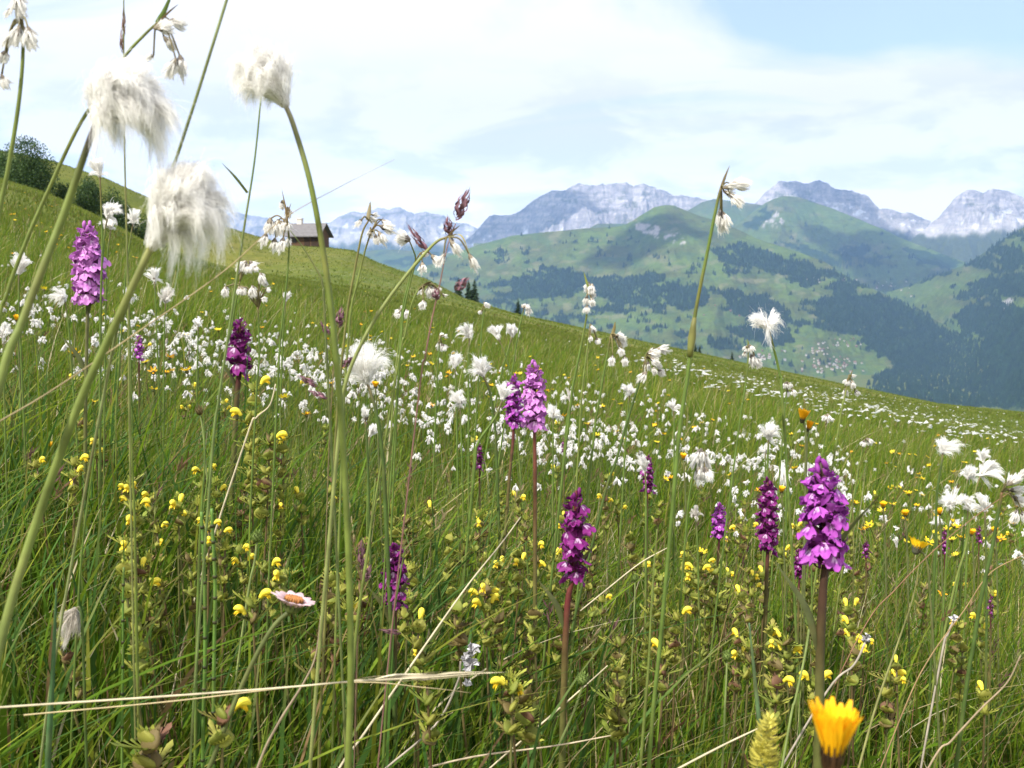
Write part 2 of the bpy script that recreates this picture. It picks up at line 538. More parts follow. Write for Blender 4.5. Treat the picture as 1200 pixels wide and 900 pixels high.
# outlines (photo pixels) of where woods stand on the near valley sides
WOODS = [
    ([(505, 318), (560, 300), (610, 288), (668, 280), (672, 292), (640, 304), (600, 314), (545, 330), (510, 345)], .50),
    ([(575, 335), (620, 318), (650, 312), (690, 318), (720, 325), (760, 322), (800, 330), (860, 340), (905, 352), (930, 372), (925, 392), (880, 378), (830, 365), (770, 358), (720, 352), (660, 350), (620, 352), (580, 346)], .34),
    ([(500, 352), (560, 348), (600, 352), (690, 372), (700, 400), (640, 392), (560, 372), (500, 366)], .36),
    ([(690, 340), (750, 352), (800, 366), (820, 392), (770, 388), (720, 378), (690, 362)], .46),
    ([(725, 300), (780, 292), (830, 296), (880, 318), (870, 330), (800, 318), (740, 312)], .55),
    ([(840, 290), (880, 286), (905, 296), (960, 316), (1010, 334), (1000, 346), (955, 336), (890, 318), (850, 306)], .26),
    ([(940, 358), (985, 342), (1040, 352), (1070, 362), (1090, 378), (1130, 395), (1160, 412), (1168, 480), (1000, 480), (1045, 425), (1010, 400), (955, 378)], .12),
    ([(1030, 352), (1080, 366), (1060, 372)], .1),
    ([(853, 384), (880, 382), (930, 392), (932, 400), (900, 404), (862, 396)], .1),
    ([(826, 396), (850, 402), (872, 410), (858, 412), (830, 404)], .25),
    ([(700, 392), (760, 400), (800, 405), (780, 412), (720, 404)], .42),
    ([(985, 350), (1010, 352), (1000, 362), (975, 358)], .3),
]
WOODS_R = [
    ([(1130, 306), (1165, 288), (1200, 268), (1240, 250), (1240, 330), (1200, 318), (1160, 322), (1135, 316)], .42),
    ([(1130, 335), (1180, 325), (1240, 320), (1240, 352), (1190, 350), (1150, 352), (1120, 350)], .30),
    ([(1112, 372), (1150, 356), (1190, 360), (1240, 365), (1240, 480), (1150, 480), (1165, 430), (1150, 400), (1120, 388)], .14),
    ([(1062, 335), (1110, 318), (1120, 322), (1080, 334)], .2),
]


def wood_mask(px, py, woods, seed):
    n = .5 + .5 * fbm(px / 22., py / 11., seed, 5, .6)
    m = np.zeros(np.shape(px))
    for poly, th in woods:
        q = poly_mask(px + 22 * fbm(px / 24, py / 12, seed + 3, 5, .65), py + 11 * fbm(px / 24, py / 12, seed + 4, 5, .65), poly)
        m = np.maximum(m, q * (n > th + .10))
    n2 = .5 + .5 * fbm(px / 9., py / 4., seed + 9, 4, .6)
    n3 = .5 + .5 * fbm(px / 60., py / 25., seed + 19, 3, .6)
    return np.maximum(m, n2 > .90 - .32 * n3)


RIDGES = []


def massif(name, ridge, px0, px1, nu, nr, colour):
    U, r, z = ridge.grid(px0, px1, nu, nr)
    px, py = uv2px(U, z / r)
    C = colour(px, py, U, r, z)
    o = np_obj(name, np.stack([(U * r).ravel(), r.ravel(), z.ravel()], 1), grid_faces(*U.shape), [rock_m], C.reshape(-1, 3))
    set_props(o, kind='structure'); RIDGES.append(ridge)
    return o


def col_rock(base_y, seed, green=PAST * .8, snow=.0):
    def f(px, py, U, r, z):
        sl = slope_of(U, r, z)
        n = fbm(px / 34. + py / 60., py / 2.6, seed, 4, .6) + .6 * fbm(px / 2.6, py / 15., seed + 2, 4, .6)
        C = mixv(np.broadcast_to(ROCK, z.shape + (3,)), PALE, sstep(-.25, .55, n))
        C = mixv(C, DKROCK, sstep(.05, .45, fbm(px / 5. + py / 9., py / 6., seed + 5, 5)) * .7)
        C = mixv(C, OLIVE * .8, sstep(.15, .4, fbm(px / 12., py / 3., seed + 15, 4)) * sstep(1.3, .7, sl) * .7)
        by = np.interp(px, *zip(*base_y)) + 8 * fbm(px / 12., py / 12., seed + 9, 4)
        scree = sstep(by - 16, by - 3, py)
        C = mixv(C, PALE * 1.05, scree * .8)
        C = mixv(C, green, sstep(by - 1, by + 7, py))
        if snow:
            C = mixv(C, np.array([.85, .86, .88]), sstep(.60, .72, .5 + .5 * fbm(px / 7., py / 3.5, seed + 21, 4)) * sstep(by - 26, by - 12, py) * (1 - sstep(by - 4, by + 2, py)) * snow)
        return C
    return f


massif('rocky_mountains', Ridge([(150, 262), (250, 252), (280, 247), (310, 256), (345, 262), (385, 262), (400, 255), (413, 250), (428, 247), (443, 243), (456, 246), (470, 243), (485, 249), (500, 247), (520, 250), (527, 260), (543, 262), (563, 270), (640, 275)],
       [(150, 15000), (640, 15000)], 3200, 1500, .36, 330, 700, 3, .75, .8, 90, 260), 150, 660, 420, 110,
       col_rock([(150, 285), (400, 282), (520, 284), (660, 290)], 21, OLIVE * .8, .6))
massif('rocky_mountains', Ridge([(520, 300), (545, 285), (560, 268), (567, 260), (573, 253), (588, 251), (600, 250), (617, 242), (633, 230), (640, 225), (647, 222), (663, 222), (672, 216), (680, 213), (695, 216), (710, 217), (722, 216), (733, 213), (742, 218), (753, 215), (765, 217), (777, 220), (787, 227), (800, 230), (820, 234), (860, 242), (900, 262)],
       [(520, 11600), (700, 11200), (900, 11500)], 2600, 1200, .52, 260, 520, 9, .75, .75, 70, 200), 515, 905, 440, 130,
       col_rock([(515, 305), (600, 287), (680, 288), (760, 279), (905, 275)], 33, OLIVE * .8, .9))
massif('rocky_mountains', Ridge([(840, 285), (870, 275), (883, 240), (895, 226), (903, 222), (913, 213), (925, 213), (933, 212), (948, 213), (960, 210), (973, 218), (985, 222), (1000, 225), (1017, 230), (1024, 238), (1030, 244), (1040, 243), (1047, 245), (1057, 251), (1067, 250), (1087, 257), (1097, 260), (1130, 262), (1180, 270)],
       [(840, 10600), (1180, 11400)], 2400, 1200, .50, 210, 430, 15, .75, .75, 45, 170), 838, 1182, 390, 120,
       col_rock([(840, 262), (930, 252), (1000, 258), (1060, 270), (1182, 285)], 45, OLIVE * .85, .7))
massif('rocky_mountains', Ridge([(1040, 300), (1085, 268), (1100, 255), (1107, 247), (1120, 230), (1133, 221), (1143, 222), (1153, 225), (1158, 222), (1163, 220), (1177, 222), (1200, 230), (1240, 240), (1320, 250)],
       [(1040, 10000), (1320, 10300)], 2400, 1200, .50, 200, 460, 27, .7, .75, 35, 190), 1040, 1320, 330, 120,
       col_rock([(1040, 268), (1095, 274), (1130, 272), (1160, 268), (1200, 262), (1320, 262)], 57, OLIVE * .8, .5))


def col_green(seed, woods=None, rocks=None, olive=.5, dark=0):
    def f(px, py, U, r, z):
        n = fbm(px / 40., py / 14., seed, 5, .6)
        C = mixv(np.broadcast_to(PAST, z.shape + (3,)), OLIVE, sstep(-.3 + (.5 - olive), .35 + (.5 - olive), n))
        C = mixv(C, np.array([.16, .15, .075]), sstep(.22, .5, fbm(px / 18., py / 7., seed + 3, 5)) * .6)
        C = mixv(C, np.array([.060, .100, .030]), sstep(.1, .4, fbm(px / 14., py / 8., seed + 13, 5)) * .7)
        if woods: C = mixv(C, FOREST_COL * 1.2, wood_mask(px, py, woods, 5) * .9)
        if rocks:
            for poly in rocks:
                q = poly_mask(px + 4 * fbm(px / 6, py / 5, 3, 3), py + 3 * fbm(px / 6, py / 5, 4, 3), poly)
                C = mixv(C, PALE * .8, q * sstep(-.1, .25, fbm(px / 5, py / 4, 6, 4)))
        return C
    return f


massif('green_hills', Ridge([(780, 262), (823, 237), (837, 233), (860, 236), (883, 239), (920, 246), (990, 262)], [(780, 9300), (990, 9600)], 2000, 700, .42, 90, 500, 31, .5, .9), 775, 995, 180, 60, col_green(71))
massif('green_hills', Ridge([(560, 285), (650, 283), (690, 268), (700, 262), (740, 262), (790, 272), (860, 290)], [(560, 9000), (860, 9000)], 1800, 700, .36, 80, 500, 36, .4, .9), 555, 865, 180, 50, col_green(76, None, None, .7))
massif('green_hills', Ridge([(800, 300), (850, 276), (872, 256), (897, 238), (908, 233), (917, 230), (929, 230), (943, 233), (957, 238), (973, 243), (1007, 257), (1050, 277), (1083, 290), (1120, 303), (1140, 312), (1200, 340)],
       [(800, 8300), (920, 8500), (1140, 7600), (1200, 7400)], 2100, 700, .42, 190, 620, 41, .75, .9), 795, 1205, 360, 130,
       col_green(81, [([(905, 282), (940, 285), (975, 300), (1000, 310), (975, 315), (930, 300)], .35), ([(980, 292), (1010, 290), (1045, 305), (1030, 314), (1000, 306)], .35), ([(1050, 285), (1100, 298), (1132, 308), (1110, 316), (1080, 308)], .3), ([(872, 258), (897, 240), (905, 250), (880, 275)], .45)], [[(893, 262), (912, 248), (918, 262), (900, 278)]], .45))
massif('green_hills', Ridge([(1030, 345), (1060, 337), (1083, 327), (1113, 317), (1133, 310), (1153, 297), (1177, 280), (1200, 266), (1260, 235), (1360, 200)],
       [(1030, 6600), (1083, 6000), (1200, 5000), (1360, 4600)], 2200, 700, .36, 130, 420, 51, .6, .95), 1040, 1360, 300, 150,
       col_green(91, WOODS_R, [[(1168, 354), (1190, 348), (1186, 358), (1172, 364)]], .55))
massif('green_hills', Ridge([(380, 345), (450, 330), (510, 308), (543, 293), (560, 287), (600, 276), (633, 272), (690, 267), (718, 266), (733, 263), (750, 253), (767, 243), (780, 240), (790, 241), (800, 245), (820, 253), (843, 260), (867, 270), (887, 280), (910, 287), (940, 297), (967, 307), (987, 320), (1007, 332), (1033, 343), (1067, 360), (1093, 373), (1120, 387), (1143, 398), (1180, 425), (1230, 470)],
       [(380, 6400), (600, 6300), (780, 6000), (1000, 5300), (1143, 4900), (1230, 4700)], 2000, 700, .43, 120, 560, 61, .55, .92), 380, 1232, 620, 200,
       col_green(101, WOODS, [[(742, 258), (758, 262), (790, 270), (808, 282), (800, 288), (770, 278), (745, 270)]], .5))
massif('green_hills', Ridge([(150, 300), (300, 305), (400, 298), (450, 292), (520, 296), (560, 300), (620, 318)], [(150, 9500), (620, 9500)], 2200, 700, .30, 120, 700, 66, .5, .9), 150, 625, 220, 60, col_green(106, [([(380, 295), (600, 290), (600, 340), (380, 340)], .45)], None, .5))


# unseen cloud banks, set above the frame to shade the right valley side, the left flank of the middle hill and parts of the rock range
cloud_m = solid('cloud_vapour', (.85, .86, .88), 1.0, .05, .002, spec=0.0)
for cx_, cyy, zc, rx, ry in [(2900, 4300, 0, 560, 620), (2500, 7300, 400, 420, 700), (-100, 11200, 700, 900, 700), (3400, 10600, 700, 500, 600), (700, 5700, 200, 420, 260), (4200, 7600, 0, 700, 600)]:
    H = 3700.0 if cyy > 9000 else 2700.0
    k = (H - zc) / sd.z
    c = Vector((cx_, cyy, zc)) + sd * k
    mb = MB(); mb.ball((0, 0, 0), (rx, ry, 160), 0, (1, 1, 1), 40, 24)
    V = np.array(mb.v); n_ = fbm(V[:, 0] / 260. + cx_, V[:, 1] / 260., 7, 5) ; V *= (1 + .45 * n_)[:, None]; V[:, 2] += 120 * fbm(V[:, 0] / 150., V[:, 1] / 150., 9, 4)
    V[:, 2] = np.maximum(V[:, 2], -90)
    mb.v = [tuple(v) for v in V]
    o = mb.obj('cloud_bank', [cloud_m]); o.location = c; set_props(o, kind='structure')


def far_hit(px, py):
    """where the ray of a pixel meets the valley floor or its sides"""
    px = np.atleast_1d(px); py = np.atleast_1d(py)
    U, V = px2uv(px, py)
    rr = np.geomspace(2500, 8600, 260); hp_ = None
    hit = np.full(px.shape, np.nan)
    for rv in rr:
        h = gz(U * rv, np.full(U.shape, rv))
        for rg in FAR_SIDES:
            D = np.interp(U, rg.D[:, 0], rg.D[:, 1])
            ok = (rv > D - rg.front * 1.15) & (rv < D + 60) & (U > rg.D[0, 0]) & (U < rg.D[-1, 0])
            h = np.where(ok, np.maximum(h, rg.height(U, np.full(U.shape, rv))), h)
        d = h - V * rv
        new = np.isnan(hit) & (d >= 0)
        if hp_ is not None:
            r0, d0 = hp_
            hit[new] = (r0 + (rv - r0) * (-d0) / (d - d0 + 1e-9))[new]
        else: hit[new] = rv
        hp_ = (rv, d)
    return U * hit, hit, V * hit


FAR_SIDES = [RIDGES[6], RIDGES[7], RIDGES[8]]
# ------------------------------------------------------------------ woods on the valley sides: masses nobody could count
conifer_far = leafy('far_conifer_needles', (1, 1, 1), 0.0, .9, .05, .3, .02)


def cone_wood(name, pts, hts, tone=1.0):
    n = len(pts)
    k = 5
    ang = np.arange(k) * 2 * math.pi / k
    V = []; F = []; C = []
    a0 = NR.uniform(0, 6.28, n)
    for tier, (zb, zt, rb) in enumerate([(.08, .68, .24), (.42, 1.0, .15)]):
        th = ang[None, :] + a0[:, None] + tier
        rr = rb * hts[:, None] * NR.uniform(.75, 1.25, (n, k))
        ring = np.stack([pts[:, 0:1] + rr * np.cos(th), pts[:, 1:2] + rr * np.sin(th), pts[:, 2:3] + hts[:, None] * (zb + NR.uniform(-.05, .05, (n, k)))], 2)
        top = pts.copy(); top[:, 2] += hts * zt
        blk = np.concatenate([ring, top[:, None, :]], 1)      # n,k+1,3
        off = sum(x.shape[0] for x in V)
        V.append(blk.reshape(-1, 3))
        i = np.arange(n)[:, None] * (k + 1) + off
        j = np.arange(k)[None, :]
        F.append(np.stack([i + j, i + (j + 1) % k, np.broadcast_to(i + k, (n, k))], 2).reshape(-1, 3))
        shade = np.array([.015, .030, .013]) * tone * NR.uniform(.65, 1.5, (n, 1)) * np.array([1, 1, 1])
        C.append(np.repeat(shade, k + 1, 0))
    o = np_obj(name, np.concatenate(V), np.concatenate(F), [conifer_far], np.concatenate(C), smooth=False)
    set_props(o, 'dark mass of conifer woods covering the far valley slopes' if name == 'forest' else 'distant spruce forest', 'forest', kind='stuff')


def wood_points(woods, x0, x1, y0, y1, n, seed):
    px = NR.uniform(x0, x1, n); py = NR.uniform(y0, y1, n)
    k = wood_mask(px, py, woods, 5) > .5
    return px[k], py[k]


ax, ay = wood_points(WOODS + WOODS_R, 495, 1215, 262, 478, 60000, 1)
wx, wy, wz = far_hit(ax, ay)
ok = ~np.isnan(wx) & (wy > 2600)
pts = np.stack([wx[ok], wy[ok], wz[ok] - 2], 1)
cone_wood('forest', pts, NR.uniform(13, 27, len(pts)))

# ------------------------------------------------------------------ village houses, too far for their parts to show
wall_w = solid('village_wall', (.46, .43, .39), .9, .1)
roof_b = solid('village_roof', (.20, .12, .09), .9, .2)


def house_mesh(w, l, h, rf):
    mb = MB()
    mb.box((-w / 2, -l / 2, -4), (w / 2, l / 2, h), 0)
    e = 1.0
    z0 = h + .05
    mb.add([(-w / 2 - e, -l / 2 - e, z0 - .6), (w / 2 + e, -l / 2 - e, z0 - .6), (0, -l / 2 - e, h + rf), (-w / 2 - e, l / 2 + e, z0 - .6), (w / 2 + e, l / 2 + e, z0 - .6), (0, l / 2 + e, h + rf)],
           [(0, 1, 2), (3, 5, 4), (0, 2, 5, 3), (1, 4, 5, 2), (0, 3, 4, 1)], 1)
    return mb


brown_w = solid('chalet_timber', (.14, .085, .05), .9, .2)
roof_g = solid('grey_slate', (.22, .21, .22), .9, .2)
hp = [house_mesh(10, 13, 6.5, 3.5).mesh('village_house', [wall_w, roof_b], smooth=False), house_mesh(9, 12, 6, 3).mesh('village_house', [wall_w, roof_g], smooth=False),
      house_mesh(9, 11, 5.5, 3).mesh('village_house', [brown_w, roof_b], smooth=False)]


def cluster_px(cx, cy, sx_, sy_, n):
    return np.clip(NR.normal(0, 1, n), -1.9, 1.9) * sx_ + cx, np.clip(NR.normal(0, 1, n), -1.9, 1.9) * sy_ + cy


hx = []; hy = []; hl = []
for cx_, cy_2, sx_, sy_, n, what, grp in [
        (978, 428, 20, 5, 62, 'tiny house in the large valley village beyond the meadow edge', 'houses of the large valley village'),
        (990, 403, 11, 3, 16, 'tiny house of the small upper hamlet above the large valley village', 'houses of the small upper hamlet'),
        (960, 409, 9, 4, 16, 'tiny house of the hamlet along the lane uphill of the large village', 'houses of the hamlet on the lane'),
        (893, 419, 14, 4, 22, 'tiny house of the half hidden hamlet just over the meadow crest', 'houses of the hamlet behind the crest'),
        (975, 326, 16, 3, 9, 'tiny farmhouse on the high pasture terrace of the opposite slope', 'farmhouses on the high terrace'),
        (1045, 338, 14, 5, 16, 'tiny house of the remote hamlet deep in the side valley', 'houses of the side valley hamlet'),
        (860, 376, 70, 16, 22, 'lone barn scattered on the green pastures across the valley', 'barns scattered on the opposite pastures')]:
    a, b = cluster_px(cx_, cy_2, sx_, sy_, n); hx += list(a); hy += list(b); hl += [(what, grp)] * n
X, Y_, Z = far_hit(np.array(hx), np.array(hy))
n_h = 0
for x, y, z, (lab, grp) in zip(X, Y_, Z, hl):
    if np.isnan(x) or y < 2600: continue
    o = link(bpy.data.objects.new('barn' if 'barn' in lab else 'village_house', hp[2 if 'barn' in lab else R.choice([0, 0, 1, 2])]))
    o.location = (x, y, z + .5); o.rotation_euler = (0, 0, R.uniform(0, 3.14)); s = R.uniform(.5, .85); o.scale = (s, s, s)
    set_props(o, lab, 'barn' if 'barn' in lab else 'house', grp)

# ------------------------------------------------------------------ the hut on the crest
timber = solid('weathered_hut_timber', (.10, .060, .034), .85, .35, 3.0, (.5, .5, 12), .4)
dark_t = solid('dark_timber', (.035, .022, .015), .85, .3, 5)
slate = solid('hut_slate_roof', (.13, .125, .13), .75, .25, 2.5, (1, 4, 1), .3)
white_c = solid('limewashed_chimney', (.55, .52, .48), .9, .15, 6)
glass_d = solid('dark_window_glass', (.02, .022, .028), .2, .1, 4, spec=.5)
YH = 150.0
hc = P(362, 283.5, YH)
hz_ = gz1(hc.x, hc.y) - .3
hut = thing('alpine_hut', (hc.x, hc.y, hz_), 'small brown timber hut with grey roof and white chimney on the meadow crest', 'hut')
hut.rotation_euler = (0, 0, rad(-14))
mb = MB()
Lh, Wh, Hh = 4.6, 3.7, 1.95
for k in range(8):                                     # stacked log courses, each a touch proud of the next
    e = .03 * (k % 2)
    mb.box((-Lh / 2 - e, -Wh / 2 - e, -1.0 if k == 0 else k * Hh / 8), (Lh / 2 + e, Wh / 2 + e, (k + 1) * Hh / 8 - .012), 0)
for sx_ in (-1, 1):
    mb.add([(sx_ * (Lh / 2 - .02), -Wh / 2, Hh), (sx_ * (Lh / 2 - .02), Wh / 2, Hh), (sx_ * (Lh / 2 - .02), 0, Hh + 1.5)], [(0, 1, 2)], 0)
mb.obj('wall', [timber], hut, smooth=False)
mb = MB()
ov = .55
for s in (-1, 1):
    a = [(-Lh / 2 - ov, s * (Wh / 2 + ov), Hh - .35), (Lh / 2 + ov, s * (Wh / 2 + ov), Hh - .35), (Lh / 2 + ov, 0, Hh + 1.55), (-Lh / 2 - ov, 0, Hh + 1.55)]
    b = [(p[0], p[1], p[2] + .16) for p in a]
    mb.add(a + b, [(0, 1, 2, 3), (4, 7, 6, 5), (0, 4, 5, 1), (1, 5, 6, 2), (2, 6, 7, 3), (3, 7, 4, 0)], 0)
rf = mb.obj('roof', [slate], hut, smooth=False)
mb = MB(); mb.box((-1.75, -.2, Hh + 1.0), (-1.05, .5, Hh + 2.3)); mb.box((-1.82, -.27, Hh + 2.3), (-.98, .57, Hh + 2.45))
mb.obj('chimney', [white_c], rf, smooth=False)
mb = MB(); mb.box((.15, -Wh / 2 - .08, .0), (1.0, -Wh / 2 - .035, 1.75)); mb.obj('door', [dark_t], hut, smooth=False)
mb = MB(); mb.box((-1.7, -Wh / 2 - .07, .8), (-1.0, -Wh / 2 - .035, 1.45)); wf = mb.obj('window', [dark_t], hut, smooth=False)
mb = MB(); mb.box((-1.63, -Wh / 2 - .085, .87), (-1.07, -Wh / 2 - .072, 1.38)); mb.obj('pane', [glass_d], wf, smooth=False)
mb = MB()
for xx in (1.45, 1.9, 2.3): mb.box((xx, -Wh / 2 - .3, -.6), (xx + .16, -Wh / 2 - .06, Hh - .1))
mb.obj('porch_post', [dark_t], hut, smooth=False) if False else None
mb = MB(); mb.box((1.25, -Wh / 2 - .09, .02), (2.45, -Wh / 2 - .037, 1.9)); mb.obj('barn_door', [dark_t], hut, smooth=False)

# ------------------------------------------------------------------ bushes of the hollow and small conifers on the edge
bark = solid('bark', (.07, .05, .035), .95, .3, 20, bump=.4)
bush_leaf = leafy('bush_leaves', (1, 1, 1), .25, .55, .2, .2, 2)
needle = leafy('spruce_needles', (1, 1, 1), .1, .7, .15, .25, 3)


def leaf_cloud(centres, radii, n_each, size, c0, c1):
    V = []; C = []
    for c, rr in zip(centres, radii):
        n = int(n_each * rr[0] * rr[2])
        d = NR.normal(0, 1, (n, 3)); d /= np.linalg.norm(d, axis=1)[:, None]
        d *= NR.uniform(.35, 1.08, (n, 1)) ** .6
        p = np.array(c) + d * np.array(rr)
        a = NR.normal(0, 1, (n, 3)); a /= np.linalg.norm(a, axis=1)[:, None]
        b = np.cross(a, NR.normal(0, 1, (n, 3))); b /= np.linalg.norm(b, axis=1)[:, None]
        s = size * NR.uniform(.6, 1.4, (n, 1))
        q = np.stack([p - a * s, p + b * s * .5, p + a * s, p - b * s * .5], 1)
        V.append(q.reshape(-1, 3))
        t = NR.uniform(0, 1, (n, 1)) * .5 + .5 * vnoise(p[:, 0] * .9, p[:, 2] * .9 + p[:, 1] * .5, 4)[:, None]
        C.append(np.repeat(np.array(c0) * (1 - t) + np.array(c1) * t, 4, 0))
    V = np.concatenate(V); C = np.concatenate(C)
    return V, np.arange(len(V)).reshape(-1, 4), C


def bush(px_c, py_base, w_px, h_px, Y, label, name='bush', n_each=900, c0=(.020, .045, .012), c1=(.070, .125, .030), deep=0):
    base = P(px_c, py_base, Y); s = Y / 1200.0
    base.z = gz1(base.x, base.y) - .1
    top = P(px_c, py_base - h_px, Y).z
    Wd, Hg = w_px * s, max(top - base.z, 1.0)
    t = thing(name, base, label, 'bush', 'dark bushes along the upper hollow')
    mb = MB()
    cs = []; rs = []
    for k in range(8):
        a = R.uniform(0, 6.28); q = R.uniform(.0, .32)
        x, y = math.cos(a) * q * Wd, math.sin(a) * q * Wd * .8
        zc = Hg * R.uniform(.30, .82) * (1 - .7 * q)
        cs.append((x, y, zc)); rs.append((Wd * R.uniform(.18, .28), Wd * R.uniform(.18, .28), Hg * R.uniform(.17, .27)))
        mb.tube(catmull([(0, 0, -.1), (x * .3, y * .3, zc * .5), (x, y, zc)], 4), [.05 + .012 * Hg, .02], 6)
    cs.append((0, 0, Hg * .42)); rs.append((Wd * .42, Wd * .4, Hg * .40))
    mb.obj('trunk', [bark], t)
    V, F, C = leaf_cloud(cs, rs, n_each, .075, c0, c1)
    np_obj('crown', V, F, [bush_leaf], C, parent=t, smooth=False)


bush(33, 216, 80, 76, 76, 'tallest round dark green bush at the top of the slope, left of the others')
bush(0, 208, 44, 50, 78, 'dark bush cut by the picture edge beside the tallest round bush')
bush(73, 218, 26, 18, 78, 'low bush tucked under the right foot of the tallest round bush')
bush(104, 238, 54, 42, 80, 'dark bush behind the thick stem of the nearest cotton head')
bush(137, 254, 50, 40, 81, 'dark bush between the two-lobed white head and the tall purple spike')
bush(168, 270, 50, 36, 82, 'lowest dark bush of the row, beside the hanging shaggy cotton head')


def conifer(px_c, py_top, h, Y, label):
    top = P(px_c, py_top, Y)
    base = Vector((top.x, top.y, top.z - h))
    g = gz1(base.x, base.y)
    base.z = min(base.z, g + .0) if base.z > g else base.z
    H = top.z - base.z
    t = thing('spruce_tree', base, label, 'tree', 'small spruces on the meadow edge')
    mb = MB(); mb.tube([(0, 0, -.3), (0, 0, H * .5), (0, 0, H * .98)], [.16, .09, .02], 6); mb.obj('trunk', [bark], t)
    V = []; C = []
    for k in range(int(34 + H * 4)):
        f = (k + .5) / (34 + H * 4); zc = H * (.12 + .88 * f); L_ = H * .24 * (1 - f) ** .8 + .12
        for j in range(7):
            a = R.uniform(0, 6.28); l = L_ * R.uniform(.6, 1.15)
            d = np.array([math.cos(a), math.sin(a), -.35]); sdv = np.array([-math.sin(a), math.cos(a), 0])
            p0 = np.array([0, 0, zc]); w = l * .26
            q = [p0, p0 + d * l * .6 + sdv * w, p0 + d * l, p0 + d * l * .6 - sdv * w + np.array([0, 0, -.1 * l])]
            V += q; s = R.uniform(.6, 1.5); C += [np.array((.018, .036, .014)) * s] * 4
    np_obj('crown', np.array(V), np.arange(len(V)).reshape(-1, 4), [needle], np.array(C), parent=t, smooth=False)


conifer(537, 325, 6.5, 205, 'loose spruce standing left of the denser pair on the meadow edge')
conifer(549, 327, 6.5, 212, 'dark spruce between its two neighbours below the purple grass spikelets')
conifer(556, 326, 6.0, 212, 'right one of the three spruces below the purple grass spikelets')
conifer(607, 349, 5.5, 225, 'lone dark spruce on the meadow edge above the white tufts')
conifer(815, 402, 3.2, 235, 'small spruce on the crest beside the tall bent sedge stem, left of a pair')
conifer(820, 404, 2.8, 235, 'shorter right spruce of the pair by the tall bent sedge stem')
conifer(858, 412, 2.6, 238, 'single tiny spruce on the crest left of the twin white tufts')

# ------------------------------------------------------------------ the air: far things fade to blue
hz_m, nt, N, L = new_mat('valley_air')
out = N('ShaderNodeOutputMaterial'); pv = N('ShaderNodeVolumePrincipled')
pv.inputs['Color'].default_value = (.36, .58, .98, 1); pv.inputs['Density'].default_value = HAZE; pv.inputs['Anisotropy'].default_value = .3
L(pv.outputs[0], out.inputs['Volume'])
mb = MB(); mb.box((-19000, -60, -520), (19000, 16800, 1750))
o = mb.obj('haze', [hz_m], smooth=False); set_props(o, kind='stuff')
o['label'] = 'blue haze over the distant valley'
# ------------------------------------------------------------------ plant materials
grass_m = leafy('grass_blades', (1, 1, 1), .48, .6, .14, .22, 14)
stem_m = leafy('green_stem', (1, 1, 1), .12, .55, .25, .28, 70, blot=(16, (.17, .115, .045), .55))
straw_m = leafy('dry_straw', (1, 1, 1), .15, .7, .2, .25, 70)
cotton_m = leafy('cotton_bristles', (1, 1, 1), .52, .8, .1, .05, 30)
scale_m = leafy('cotton_scales', (1, 1, 1), .15, .7, .2, .3, 250)
petal_m = leafy('orchid_petals', (1, 1, 1), .25, .55, .25, .2, 160)
yel_m = leafy('yellow_petals', (1, 1, 1), .30, .5, .25, .10, 90)
bract_m = leafy('rattle_bracts', (1, 1, 1), .40, .6, .2, .28, 130)

G_GREEN = [(.080, .150, .008), (.120, .190, .011), (.060, .120, .007), (.150, .205, .016), (.185, .215, .022), (.095, .170, .012)]
G_BLUE = [(.065, .135, .026), (.048, .110, .020)]
G_DRY = [(.42, .34, .18), (.30, .23, .10), (.23, .15, .07), (.16, .085, .04), (.50, .44, .28)]


